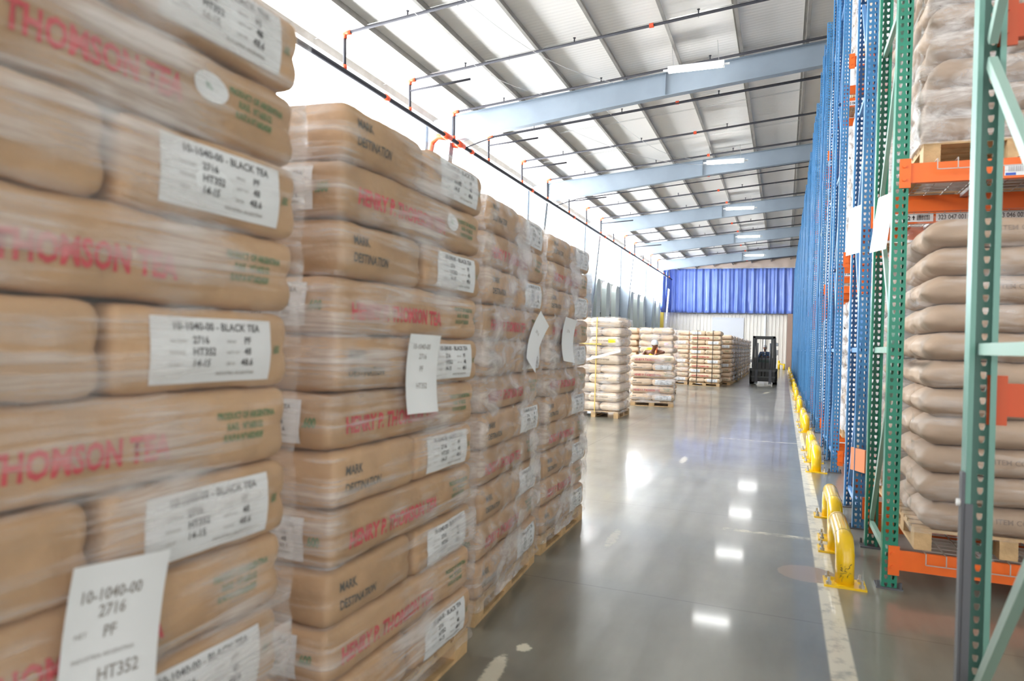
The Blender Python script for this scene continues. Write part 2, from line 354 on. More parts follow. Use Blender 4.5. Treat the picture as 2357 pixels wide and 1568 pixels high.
# bridging straps
bn = 0
for a, b in zip(ys[1:], ys[2:]):
    for fr in (.36, .68):
        y = a+(b-a)*fr; bn += 1; mm = MB()
        for i in range(9):
            xa = .3-1.55*i-1.45; xb = .3-1.55*i-.02
            if xa < -10.5: continue
            mm.bar((xa, y, zr(xa)+.05), (xb, y, zr(xb)+.05), .022, .004); mm.bar((xa, y+.22, zr(xa)+.15), (xb, y+.22, zr(xb)+.15), .022, .004)
        tag(obj('bridging_strap', mm, GALV), 'pair of thin straps crossing under the roof, number %s from the camera' % ORD[bn], 'strap', 'thin bridging straps between purlins')
# girts and lower wall members
for z, lab in ((2.4, 'lower wall girt running behind the far pallets'), (3.55, 'upper wall girt with a pale shelf edge')):
    tag(obj('wall_girt', MB().box(XW, XW+.2, YB, YF-.5, z, z+.02).box(XW, XW+.02, YB, YF-.5, z, z+.18), GALV), lab, 'girt', 'wall girts')
pb = 0
for y in (33.1, 35.6, 38.6, 40.9, 43.4, 47.9, 50.2, 52.6, 57.2, 59.4):
    pb += 1
    t = thing('wall_panel', 'tall grey green wall panel, top rounded to mimic flare, %s from the stacks' % ORD[pb], 'wall panel', (XW+.24, y, 0), group='grey green wall panels')
    pr = [(-.45, 0), (.45, 0), (.45, 5.0)]+[(.45*math.cos(a), 5.0+.45*math.sin(a)) for a in [PI*q/8 for q in range(1, 8)]]+[(-.45, 5.0)]  # semicircular top puts the flare of the bright band into the shape
    obj('panel', MB().add([(0, a, b) for a, b in pr]+[(.3, a, b) for a, b in pr], [tuple(range(len(pr))), tuple(range(2*len(pr)-1, len(pr)-1, -1))]+[(i, len(pr)+i, len(pr)+(i+1) % len(pr), (i+1) % len(pr)) for i in range(len(pr))]), GGREY, t)
    f = MB()
    for yy in (.62, .95): f.box(.05, .09, yy-.02, yy+.02, 0, 5.3)
    for q in range(5): f.box(.05, .08, .55, 1.0, .9+q*1.05, .95+q*1.05)
    obj('frame', f, GALV, t)
# ladder
t = thing('ladder', 'white ladder leaning on the left wall beside the blue curtain', 'ladder', (XW+.9, 59.6, 0))
for s in (-.24, .24): obj('rail', MB().bar((0, s, 0), (-.55 if False else .35, s, 6.6), .07, .05), WHITEM, t)
for q in range(19):
    z = .3+.33*q; obj('rung', MB().bar((.35*z/6.6, -.24, z), (.35*z/6.6, .24, z), .04), WHITEM, t)

# ------------------------------------------------------------------ sprinkler pipework
XM, ZM = -9.4, 7.58
t = thing('sprinkler_main', 'long dark sprinkler main pipe running along the left wall', 'pipe', (XM, 0, ZM))
obj('pipe', MB().tube([(0, YB, 0), (0, 61.4, 0)], .06, 12), PIPE, t, smooth=True)
for y in (3.8, 14.6, 18.0, 19.6, 25.2, 31.0, 37, 43.5, 50): obj('coupling', MB().tube([(0, y-.08, 0), (0, y+.08, 0)], .082, 12), REDP, t, smooth=True)
for y in (18.0, 18.9):
    obj('tee', MB().tube([(0, y-.3, .0), (0, y+.1, 0)], .10, 12).tube([(0, y, 0), (-.35, y, .05), (-.55, y, -.1), (-.6, y, -.45)], [.09, .09, .10, .08], 10), REDP, t, smooth=True)
    obj('drop', MB().tube([(-.6, y, -.45), (-.6, y, -5.0)], .05, 10), PIPE, t, smooth=True)
obj('hanger', MB().tube([(0, 21, 0), (0, 21, 1.0)], .008, 5), GALV, t)
bys = [3.75, 6.8, 9.95, 12.85, 15.75, 18.35, 20.95, 24.1, 27.1, 30.2, 33.2, 36.1, 39.1, 42.1, 45.1, 48.1, 51.1, 54.1, 57.1, 60]
for i, y in enumerate(bys):
    t = thing('sprinkler_branch', 'dark sprinkler branch pipe crossing under the roof, %s of the row from the camera' % ('number %d' % (i+1)), 'pipe', (XM, y, ZM), group='sprinkler branch pipes')
    zt = zr(XM)-.07-ZM
    obj('riser', MB().tube([(0, 0, .05), (-.02, 0, zt)], .035, 8), PIPE, t, smooth=True)
    obj('elbow', MB().tube([(-.02, 0, zt-.12), (-.02, 0, zt-.02), (.05, 0, zt), (.14, 0, zt+.01)], .055, 8), REDP, t, smooth=True)
    obj('collar', MB().tube([(0, 0, .04), (0, 0, .14)], .055, 8), REDP, t, smooth=True)
    x1 = 14.0; run = MB().tube([(.1, 0, zt+.01), (x1-XM, 0, zr(x1)-.07-ZM)], .035, 8)
    obj('run', run, PIPE, t, smooth=True)
    hd = MB(); cp = MB()
    for q in range(6):
        xx = XM+1.6+q*2.9; hd.tube([(xx-XM, 0, zr(xx)-.05-ZM), (xx-XM, 0, zr(xx)+.05-ZM)], .016, 6).tube([(xx-XM, 0, zr(xx)+.05-ZM), (xx-XM, 0, zr(xx)+.06-ZM)], .035, 8)
    for xx in (-3.2+(.15*(i % 3)), 4.): cp.tube([(xx-XM-.05, 0, zr(xx)-.07-ZM), (xx-XM+.05, 0, zr(xx)-.065-ZM)], .055, 8)
    obj('sprinkler_head', hd, PIPE, t); obj('coupling', cp, REDP, t)
    if i in (4, 6, 7, 9, 11, 14):
        obj('stub_pipe', MB().tube([(0, 0, zt-.28), (1.75, 0, zt-.16)], .03, 8), PIPE, t, smooth=True)
    hg = MB()
    for xx in (-6.6, -2, 2): hg.tube([(xx-XM, .03, zr(xx)-.12-ZM), (xx-XM, .03, zr(xx)+.02-ZM)], .008, 5)
    obj('hanger', hg, GALV, t)
for y, n_ in ((19.15, 'nearest'), (28.3, 'second')):
    tag(obj('conduit', MB().tube([(XM, y, ZM), (XM+.5, y, ZM+.15), (-8.4, y, zr(-8.4)-.75), (14, y, zr(14)-.75)], .022, 8), PIPE, smooth=True), 'thin conduit slung below the %s full rafter' % n_, 'conduit')
# lamps
lab = ['nearest and brightest lit fluorescent lamp under the roof', 'second lit fluorescent lamp from the camera', 'third lit fluorescent lamp from the camera', 'fourth lit fluorescent lamp from the camera', 'farthest lit fluorescent lamp, next to the tan sheeting']
for i, y in enumerate((17.3, 26.5, 35.6, 44.8, 54.0)):
    t = thing('fluorescent_lamp', lab[i], 'lamp', (-2.22, y, 8.5+.03*i), group='fluorescent lamps under the roof')
    L2 = .66
    obj('housing', MB().ext([(-.07, .04), (.07, .04), (.085, .10), (-.085, .10)], 'x', -L2, L2), WHITEM, t)
    obj('lens', MB().ext([(-.075, .04), (-.06, -.03), (.06, -.03), (.075, .04)], 'x', -L2, L2), TUBE, t)
    for s in (-1, 1):
        obj('end_cap', MB().box(s*L2-.02, s*L2+.02, -.08, .08, -.035, .10), WHITEM, t); obj('cable_plug', MB().tube([(s*(L2+.02), 0, .03), (s*(L2+.14), 0, .03)], .03, 8), WHITEM, t)
        obj('hanging_wire', MB().tube([(s*.55, 0, .10), (s*.55-.05, 0, zr(-2.2)-8.5)], .006, 5), GALV, t)
# loose cables slung under the roof
for i, (xa, ya, xb, yb) in enumerate([(-7.5, 11, -6.6, 18.5), (-6.6, 10.5, -4.6, 18.6), (-5.4, 19, -3.4, 27.5), (-7, 21, -2, 29)]):
    pts = [(xa+(xb-xa)*q/12, ya+(yb-ya)*q/12, zr(xa+(xb-xa)*q/12)-.05-.5*math.sin(PI*q/12)) for q in range(13)]
    tag(obj('hanging_cable', MB().tube(pts, .007, 5), mat('pale_cable', (.6, .6, .6), .5)), 'thin pale cable sagging under the roof, %s from the camera' % ORD[i+1], 'cable', 'sagging roof cables')

# ------------------------------------------------------------------ bags
def surf(P, L, Wd, H, seed, style):
    a, b, c = L/2, Wd/2, H/2; r = min({'box': .024, 'soft': .055}.get(style, .06), c*.85)
    x, y, z = P[0]*a, P[1]*b, P[2]*c
    cx = max(-(a-r), min(a-r, x)); cy = max(-(b-r), min(b-r, y)); cz = max(-(c-r), min(c-r, z))
    d = Vector((x-cx, y-cy, z-cz)); n_ = d.length
    nn = d/n_ if n_ > 1e-9 else Vector((0, 0, 1))
    v = Vector((cx, cy, cz))+nn*r
    u, w, t = v.x/a, v.y/b, v.z/c
    if style == 'soft':
        bul = .03*(1-t*t); v.x += math.copysign(bul*.6, v.x)*abs(u)**3; v.y += math.copysign(bul, v.y)*abs(w)**3; v.z *= 1-.12*u**6-.08*w**6; v.z += .01*noise.noise(Vector((v.x*3, v.y*3, seed)))
    elif style == 'box':
        bul = .014*(1-t*t); v.x += math.copysign(bul, v.x)*abs(u)**3; v.y += math.copysign(bul*.9, v.y)*abs(w)**3
        v.x *= 1-.012*w*w; v.y *= 1-.02*u**4
        # folded gusset crease towards vertical corners
        e = max(0, abs(u)-.80)/.20*max(0, abs(w)-.72)/.28; cr = e*(max(0, 1-abs(t)*1.5)**1.3)*.012
        v.x -= math.copysign(cr, v.x); v.y -= math.copysign(cr, v.y)
        v.z *= 1-.035*u**8-.03*w**8
        v.z += .006*noise.noise(Vector((v.x*3, v.y*3, seed)))
    else:
        v.y += math.copysign(.03*(1-t*t), v.y)*abs(w)**2
        e = max(0, (abs(u)-.78)/.22); v.z *= 1-.62*e**1.6*(.65+.35*abs(w)); v.y *= 1+.0*e
        v.x -= math.copysign(.05*e*(1-abs(w))*.4, v.x); v.z -= .012*e
        v.z *= 1-.06*w**4
    q = Vector((v.x*7+seed*3.1, v.y*7, v.z*11)); q2 = Vector((v.x*19, v.y*19+seed, v.z*25))
    v += nn*(.007*noise.noise(q)+.0028*noise.noise(q2))
    return v, nn
_BM = {}
def bag_mesh(L, Wd, H, seed, style, material, lod=1):
    key = (L, Wd, H, seed, style, material.name, lod)
    if key in _BM: return _BM[key]
    def ax(n, m_): return [-1, -1+m_*.5, -1+m_]+[-1+m_+(2-2*m_)*i/n for i in range(1, n)]+[1-m_, 1-m_*.5, 1]
    if lod == 1: gx, gy, gz = ax(24, .06), ax(12, .12), ax(6, .3)
    elif lod == 0: gx, gy, gz = ax(8, .1), ax(5, .2), ax(3, .4)
    else: gx, gy, gz = ax(44, .05), ax(22, .1), ax(10, .25)
    idx = {}; mb = MB()
    def vid(p):
        k_ = tuple(round(q, 4) for q in p)
        if k_ not in idx: idx[k_] = len(mb.v); mb.v.append(tuple(surf(p, L, Wd, H, seed, style)[0]))
        return idx[k_]
    def quadface(g1, g2, fn, flip):
        for i in range(len(g1)-1):
            for j in range(len(g2)-1):
                q = [vid(fn(g1[i], g2[j])), vid(fn(g1[i+1], g2[j])), vid(fn(g1[i+1], g2[j+1])), vid(fn(g1[i], g2[j+1]))]
                if flip: q.reverse()
                mb.f.append(tuple(q))
    for s in (-1, 1):
        quadface(gx, gy, lambda a, b: (a, b, s), s < 0); quadface(gx, gz, lambda a, b: (a, s, b), s > 0); quadface(gy, gz, lambda a, b: (s, a, b), s < 0)
    _BM[key] = mb.mesh('sack', True, material); return _BM[key]
def conform(v2, f, face, s0, t0, L, Wd, H, seed, style, off):
    out = []
    for x, y in v2:
        s, t = s0+x, t0+y; T = max(-.98, min(.98, t/(H/2)))
        if face == '-y': P = (s/(L/2), -1, T)
        elif face == '+y': P = (-s/(L/2), 1, T)
        elif face == '+x': P = (1, s/(Wd/2), T)
        elif face == '-x': P = (-1, -s/(Wd/2), T)
        v, n_ = surf(P, L, Wd, H, seed, style); out.append(tuple(v+n_*off))
    mb = MB(); mb.v = out; mb.f = list(f); return mb
def gridrect(w, h, nx=12, ny=6):
    v = [(-w/2+w*i/nx, -h/2+h*j/ny) for j in range(ny+1) for i in range(nx+1)]
    f = [(j*(nx+1)+i, j*(nx+1)+i+1, (j+1)*(nx+1)+i+1, (j+1)*(nx+1)+i) for j in range(ny) for i in range(nx)]
    return v, f
def disc(r, n=20): return [(r*math.cos(2*PI*i/n)*1.25, r*.9*math.sin(2*PI*i/n)) for i in range(n)], [tuple(range(n))]
def merge_text(items):
    V, F = [], []
    for body, size, x, y, sx, bold in items:
        v, f = text_flat(body, size, sx, bold); o = len(V); V += [(a+x, b+y) for a, b in v]; F += [tuple(i+o for i in q) for q in f]
    return V, F
def label_text(w, h):
    k_ = w/.40
    big = [('10-1040-00 - BLACK TEA', .029*k_, -.14*k_, .052*k_, .95, .0004), ('2716', .027*k_, -.085*k_, .018*k_, .95, .0004), ('PF', .027*k_, .095*k_, .018*k_, .95, .0004),
           ('HT352', .027*k_, -.085*k_, -.012*k_, .95, .0004), ('48', .027*k_, .095*k_, -.012*k_, .95, .0004), ('14-15', .027*k_, -.085*k_, -.042*k_, .95, .0004), ('48.6', .027*k_, .085*k_, -.042*k_, .95, .0004)]
    small = [('FACTORY', .011*k_, -.15*k_, .02*k_, 1, 0), ('GRADE', .011*k_, .03*k_, .02*k_, 1, 0), ('INVOICE', .011*k_, -.15*k_, -.01*k_, 1, 0), ('NETT WT', .011*k_, .03*k_, -.01*k_, 1, 0),
             ('CROP', .011*k_, -.15*k_, -.04*k_, 1, 0), ('GROSS', .011*k_, .03*k_, -.04*k_, 1, 0), ('INDUSTRIA ARGENTINA', .0125*k_, .0, -.066*k_, 1, .0002)]
    return merge_text(big), merge_text(small)
_PT = {}
def bag_parts(kind, L, Wd, H, seed, style):
    """list of (name, mesh, [sub-parts]) shared by every bag of the kind"""
    key = (kind, L, Wd, H, seed, style)
    if key in _PT: return _PT[key]
    A = (L, Wd, H, seed, style); out = []
    def dec(name, vf, face, s0, t0, material, off=.003, sub=None):
        me = conform(vf[0], vf[1], face, s0, t0, *A, off).mesh(name, True, material); e = (name, me, []); (sub if sub is not None else out).append(e); return e
    def paper(face, s0, w, h):
        e = dec('paper_label', gridrect(w, h), face, s0, 0, PAPER, .0035)
        b_, s_ = label_text(w, h); dec('printed_text', b_, face, s0, 0, INK_K, .005, e[2]); dec('small_print', s_, face, s0, 0, INK_S, .005, e[2])
    if 'red' in kind:
        dec('red_lettering', merge_text([('HENRY P. THOMSON TEA', .084, 0, 0, .70, .0034)]), '-y', -L/2+.09, -.045, INK_R)
        dec('green_lettering', merge_text([('PRODUCT OF ARGENTINA', .026, 0, .03, .66, .001), ('R.N.E.   N°1605152', .026, .03, 0, .62, .001), ('R.N.P.A N°1602450F', .026, .02, -.03, .62, .001)]), '-y', L/2-.27, .0, INK_G)
    if 'round' in kind: 
        e = dec('round_sticker', disc(.045), '-y', L/2-.335, .02, PAPER, .004); dec('sticker_mark', merge_text([('TEA', .02, -.02, -.006, 1, .001)]), '-y', L/2-.335, .02, mat('pale_green_ink', (.35, .5, .42), .6), .0055, e[2])
    if 'endlabel' in kind:
        paper('-x', -.035, .34, H*.78); dec('green_digits', merge_text([('.600', .05, 0, -.018, .62, .002)]), '-x', .145, 0, INK_G)
    if 'xlabel' in kind:
        paper('+x', -.0, .40, H*.80); dec('green_digits', merge_text([('.600', .034, 0, -.01, .55, .001)]), '+x', .212, 0, INK_G)
    if 'xleft' in kind: paper('+x', -.05, .36, H*.76)
    if 'mark' in kind:
        dec('black_lettering', merge_text([('MARK', .048, 0, .02, .72, .001), ('DESTINATION', .048, 0, -.045, .72, .001)]), '+x', -Wd/2+.06, 0, mat('faded_black_ink', (.09, .085, .07), .6))
    if 'viet' in kind: dec('black_lettering', merge_text([('PRODUCT OF VIETNAM', .05, 0, -.01, .7, .001)]), '-y', -L/2+.08, 0, mat('faded_brown_ink', (.30, .22, .15), .6))
    if 'plain2' in kind: dec('black_lettering', merge_text([('NET WT 50 KG', .03, 0, -.02, .8, 0)]), '-y', -L/2+.15, 0, mat('faded_brown_ink', (.30, .22, .15), .6))
    if 'item' in kind: dec('black_lettering', merge_text([('ITEM CODE: 20-2005', .048, 0, .0, .95, .0005)]), '-y', -L/2+.42, 0, mat('faded_brown_ink2', (.22, .16, .12), .6))
    if 'greenp' in kind: dec('green_lettering', merge_text([('PAPUA NEW', .04, 0, 0, .8, .002)]), '-y', -.2, -.01, INK_G)
    if 'yellow' in kind: dec('yellow_sticker', gridrect(.16, .10, 4, 3), '-y', L/2-.17, .0, mat('yellow_paper', (.9, .75, .02), .5), .004)
    if 'pink' in kind: dec('pink_sticker', gridrect(.13, .09, 4, 3), '-y', L/2-.2, .0, mat('pink_paper', (.8, .55, .62), .5), .004)
    _PT[key] = out; return out
def bag(M, kind, L, Wd, H, style, material, label, group, lod=1, seed=None, cat='sack', name='paper_sack', decorate=True):
    seed = rnd.randrange(3) if seed is None else seed
    o = link(name, bag_mesh(L, Wd, H, seed, style, material, lod)); o.matrix_world = M; tag(o, label, cat, group)
    if decorate:
        for nm, me, subs in bag_parts(kind, L, Wd, H, seed, style):
            c = link(nm, me, o)
            for n2, m2, _ in subs: link(n2, m2, c)
    return o
_PAL = {}
def pallet(M, label, w=1.0, d=1.2, group='wooden pallets'):
    """w along local x (behind the face), d along local y"""
    key = (w, d)
    if key not in _PAL:
        deck = MB(); base = MB(); blocks = []
        for i in range(7): y = d*i/7+.01; deck.box(-w, 0, y, y+d/7-.035, .12, .14)
        for x in (-w, -w/2-.05, -.1):
            deck.box(x, x+.1, 0, d, .098, .12); base.box(x, x+.1, 0, d, 0, .02)
            for y in (0, d/2-.07, d-.14): blocks.append(MB().box(x, x+.1, y, y+.14, .02, .098).mesh('block', False, WOOD))
        _PAL[key] = (deck.mesh('deck', False, WOOD), base.mesh('base_board', False, WOOD), blocks)
    o = link('pallet', None); o.matrix_world = M; tag(o, label, 'pallet', group)
    link('deck', _PAL[key][0], o); link('base_board', _PAL[key][1], o)
    for b_ in _PAL[key][2]: link('block', b_, o)
    return o
def film(M, w, d, z0, z1, h, zb, label, material, sag=.014, pad=.034, top=True, rough=.008):
    """skin around the load: w in local x, d in local y; pinched at layer seams"""
    mb = MB(); r = .05; per = []
    def side(a, b, n): return [(a[0]+(b[0]-a[0])*i/n, a[1]+(b[1]-a[1])*i/n) for i in range(n)]
    x0, x1, y0, y1 = -w-pad, pad, -pad, d+pad
    per += side((x1, y0+r), (x1, y1-r), 26)
    for c_, a0 in (((x1-r, y1-r), 0), ((x0+r, y1-r), PI/2), ((x0+r, y0+r), PI), ((x1-r, y0+r), 1.5*PI)):
        for q in range(4): per.append((c_[0]+r*math.cos(a0+q*PI/8), c_[1]+r*math.sin(a0+q*PI/8)))
        if a0 == 0: per += side((x1-r, y1), (x0+r, y1), 12)
        if a0 == PI/2: per += side((x0, y1-r), (x0, y0+r), 12)
        if a0 == PI: per += side((x0+r, y0), (x1-r, y0), 22)
    nP = len(per); nz = max(6, int((z1-z0)/h*6)); cx, cy = (x0+x1)/2, (y0+y1)/2
    rings = [(z0+(z1-z0)*j/nz, 0) for j in range(nz+1)]
    if top: rings += [(z1+.018, .05), (z1+.022, .25), (z1+.022, .6)]
    for z, ins in rings:
        ph = (z-zb)/h; pin = sag*abs(math.cos(PI*ph))**6
        for i, (x, y) in enumerate(per):
            dx, dy = x-cx, y-cy; l_ = max(abs(dx)/(w/2), abs(dy)/(d/2)); nx_, ny_ = (math.copysign(1, dx), 0) if abs(dx)/(w/2) > abs(dy)/(d/2) else (0, math.copysign(1, dy))
            o_ = -pin+rough*noise.noise(Vector((x*6, y*6, z*9+M.translation.x*3)))-ins*min(w, d)/2*0
            k_ = 1-ins
            mb.v.append((cx+(dx+nx_*o_)*k_, cy+(dy+ny_*o_)*k_, z+(.006*noise.noise(Vector((x*5, y*5, 2))) if ins else 0)))
    for j in range(len(rings)-1):
        for i in range(nP): a = j*nP+i; b_ = j*nP+(i+1) % nP; mb.f.append((a, b_, b_+nP, a+nP))
    o = obj('stretch_wrap', mb, material, smooth=True); o.matrix_world = M
    return tag(o, label, 'plastic wrap', 'clear stretch wrap around pallet loads')
def TM(x, y, z=0, a=0): return Matrix.Translation((x, y, z)) @ Matrix.Rotation(math.radians(a), 4, 'Z')
def jit(s=1): return Matrix.Translation((rnd.uniform(-.008, .008)*s, rnd.uniform(-.008, .008)*s, 0)) @ Matrix.Rotation(math.radians(rnd.uniform(-.7, .7)*s), 4, 'Z')

def tea_stack(M, n, h, where, group, zb=.14, d=1.2, w=1.0, both=True, lod=1, alt=False, decorate=True, fm=None, pal=True, first=1, round_layers=(), mats=KRAFT, topA=False, blank=False, filmtop=True, style='box'):
    if pal: pallet(M @ Matrix.Translation((0, 0, zb-.14)), 'wooden pallet under ' + where, w, d)
    H = h*.985
    for i in range(first, n+1):
        z = zb+(i-.5)*h; isB = ((n-i) % 2 == 0) ^ topA; lay = ('top' if i == n else ORD[i]+' layer up') if i != 1 else 'bottom layer'
        mt = mats[rnd.randrange(len(mats))]
        if isB:
            for side_, yy in (('near', .25*d), ('far', .75*d)):
                kd = ('mark' if side_ == 'near' else 'xlabel') if not alt else (('xleft' if (i//2) % 2 else 'mark') if side_ == 'near' else ('xlabel' if not (i//2) % 2 else 'mark'))
                if blank: kd = ''
                sn = {'near': 'left of two', 'far': 'right of two'}[side_]
                bag(M @ Matrix.Translation((-w/2+.005, yy, z)) @ jit(), kd, w*1.0, d*.474, H, style, mt, 'kraft sack, %s, %s, %s' % (lay, sn, where), group, lod, decorate=decorate)
        else:
            for q, xx in enumerate((-w*.25, -w*.75) if both else (-w*.25,)):
                kd = 'red endlabel'+(' round' if i in round_layers else '')
                if blank: kd = ''
                bag(M @ Matrix.Translation((xx, d/2, z)) @ jit() @ Matrix.Rotation(PI/2, 4, 'Z'), kd if q == 0 else ('endlabel' if not blank else ''), d*.985, w*.485, H, style, mt,
                    'long kraft sack, %s, %s, %s' % (lay, 'red lettered' if q == 0 else 'hidden side', where), group, lod, decorate=decorate and (q == 0))
    if fm: film(M, w, d, zb-.05, zb+n*h, h, zb, 'clear stretch wrap around %s' % where, fm, top=filmtop)

FG = 'tea sacks on the foreground pallets'
tea_stack(TM(-1.365, .44), 11, .2137, 'nearest foreground stack', FG, d=1.21, lod=2, round_layers=(10,), fm=FILM, w=.98)
tea_stack(TM(-1.43, 1.95, 0, .6), 11, .2055, 'second foreground stack', FG, d=1.19, lod=2, round_layers=(10,), fm=FILM)
tea_stack(TM(-1.53, 3.42, 0, 4.2), 11, .2055, 'third foreground stack', FG, d=1.21, lod=1, fm=FILM2)
tea_stack(TM(-1.63, 4.79, 0, .8), 11, .2055, 'fourth foreground stack', FG, d=1.18, both=False, lod=1, fm=FILM2)

def sheet(cx, cy, z, w, h, tilt, lines, label, rot=90, curl=.03, xoff=0):
    """paper sheet tucked under the wrap; its face looks along local -y turned by rot"""
    M = Matrix.Translation((cx, cy, z)) @ Matrix.Rotation(math.radians(rot), 4, 'Z') @ Matrix.Rotation(math.radians(tilt), 4, 'Y')
    v, f = gridrect(w, h, 8, 14); f0 = lambda a, b: (a, -curl*(b/h)**2*2-.01*math.sin(a*14), b)
    mb = MB().add([f0(a, b) for a, b in v], f, M); o = obj('paper_sheet', mb, PAPER, smooth=True); tag(o, label, 'paper sheet', 'paper sheets on the foreground stacks')
    tx = MB(); v2, f2 = merge_text(lines); tx.add([(lambda p: (p[0], p[1]-.002, p[2]))(f0(a, b)) for a, b in v2], f2, M); obj('printed_text', tx, INK_S, o)
sheet(-1.305, 1.04, .885, .215, .40, 4, [('10-1040-00', .036, -.085, .12, .8, .0004), ('2716', .036, -.04, .085, .8, .0004), ('PF', .036, -.025, .04, .8, .0004), ('HT352', .040, -.03, -.05, .8, .0004), ('352', .036, -.03, -.09, .8, .0004), ('NET', .014, -.085, .05, 1, 0), ('INDUSTRIA ARGENTINA', .012, -.085, 0, 1, 0)],
      'white printed sheet hanging low on the nearest stack')
sheet(-1.375, 2.465, 1.43, .22, .32, 1, [('10-1040-00', .032, -.08, .1, .8, 0), ('2716', .032, -.03, .06, .8, 0), ('PF', .032, -.02, .01, .8, 0), ('HT352', .032, -.04, -.06, .8, 0)], 'white printed sheet halfway up the second foreground stack')
sheet(-1.535, 4.26, 1.58, .16, .40, 38, [('2716', .03, -.03, .06, .8, 0)], 'folded white sheet under wrap on the third foreground stack', curl=.05)
sheet(-1.575, 5.13, 1.60, .24, .34, 5, [('2716', .03, -.03, .06, .8, 0)], 'white sheet under wrap on the fourth foreground stack', curl=.05)

# middle stacks
def sack_stack(M, n, h, where, group, zb=.14, w=1.1, d=1.1, kinds=('viet', 'plain2'), mats=(CREAMSACK,), fm=None, extra={}, lod=1, pal=True, skip_hidden=True, style='sack', front_only=False):
    """front face is local -y; sacks laid bonded: one end-on plus two lengthwise, mirrored each layer"""
    if pal: pallet(M @ Matrix.Translation((0, 0, zb-.14)), 'wooden pallet under ' + where, w, d)
    for i in range(1, n+1):
        z = zb+(i-.5)*h; lay = 'top layer' if i == n else ('bottom layer' if i == 1 else ORD[i]+' layer up'); mt = mats[i % len(mats)]
        f = -1 if i % 2 else 1; e = w*.37; lx = w-e
        xe = -w+e/2 if f > 0 else -e/2; xl = -lx/2 if f > 0 else -w+lx/2
        bag(M @ Matrix.Translation((xe, d/2, z)) @ jit() @ Matrix.Rotation(PI/2, 4, 'Z'), '', d*.99, e*.97, h*.985, style, mt, 'end-on sack, %s, %s' % (lay, where), group, lod)
        for q, yy in enumerate((d*.25, d*.75)):
            if q and front_only: continue
            bag(M @ Matrix.Translation((xl, yy, z)) @ jit(), (extra.get(i) or kinds[i % len(kinds)]) if q == 0 else '', lx*.985, d*.485, h*.985, style, mt,
                'lengthwise %s sack, %s, %s' % ('front' if q == 0 else 'rear', lay, where), group, lod)
    if fm: return film(M, w, d, zb-.04, zb+n*h, h, zb, 'clear stretch wrap around %s' % where, fm, pad=.03)
wrap1 = sack_stack(TM(-3.27, 14.5), 10, .203, 'stack with yellow sticker', 'sacks of the yellow stickered stack', w=1.1, d=1.15, fm=FILM, extra={8: 'yellow viet'})
t = thing('yellow_strap', 'yellow strapping band around the stack with a yellow sticker', 'strap', (-3.27, 14.5, 0))
ystrap = mat('yellow_band', (.8, .6, .15), .5)
for x in (-.52,): obj('vertical_band', MB().box(x, x+.018, -.055, -.045, .12, 2.18), ystrap, t)
obj('horizontal_band', MB().box(-1.14, -.4, -.055, -.045, 1.58, 1.605), ystrap, t)
m_ = MB(); v, f = gridrect(1.5, .055, 10, 2); m_.add([(a, -.07-.08*abs(math.sin(a*2)), b+a*.28) for a, b in v], f)
o = obj('film_tail', m_, FILM3); o.location = (-.70, -.03, 1.25); o.parent = wrap1; o['label'] = 'loose white tail of film'
# stack with the worker behind: tea sacks, turned so that its lettered side faces the camera
tea_stack(TM(-3.75, 17.98, 0, -90+9), 6, .2, 'low stack before the worker', 'sacks of the low stack before the worker', d=1.13, w=1.05, lod=1, topA=True, fm=FILM, filmtop=False, mats=LITK, style='soft')
sack_stack(TM(-4.52, 22.7), 10, .205, 'left stack behind the worker', 'sacks of the left stack behind the worker', kinds=('', 'greenp', ''), mats=(LITK[1],), w=1.05, extra={8: 'greenp', 10: ''}, front_only=True)
sack_stack(TM(-3.37, 22.6), 10, .205, 'right stack behind the worker', 'sacks of the right stack behind the worker', kinds=('', ''), mats=(LITK[1],), w=1.08, extra={8: 'pink'}, fm=FILM, front_only=True)
tea_stack(TM(-5.05, 30.0, 0, -90), 11, .197, 'half hidden stack right of worker', 'sacks of the partly hidden stack', d=1.25, w=1.1, lod=0, alt=True, both=False, fm=FILM, mats=LITK, style='soft')
tea_stack(TM(-3.66, 29.4, 0, -90), 11, .197, 'black strapped stack', 'sacks of the black strapped stack', d=1.24, w=1.1, lod=1, alt=True, both=False, mats=LITK, style='soft')
t = thing('black_straps', 'two black strapping bands around the stack in the middle', 'strap', (-2.42, 29.4, 0))
for x in (-.95, -.33): obj('band', MB().box(x, x+.022, -.04, -.028, .1, 2.32).box(x, x+.022, -.04, 1.14, 2.315, 2.325), BLACK, t)
tea_stack(TM(-3.3, 31.1, 0, -90), 10, .205, 'stack right of black strapped one', 'sacks of the dark tan stack', d=1.18, w=1.1, lod=0, alt=True, both=False, style='soft', mats=LITK)
t = thing('black_strap', 'single black band on the dark tan stack', 'strap', (-2.55, 31.1, 0)); obj('band', MB().box(0, .022, -.04, -.028, .1, 2.2), BLACK, t)
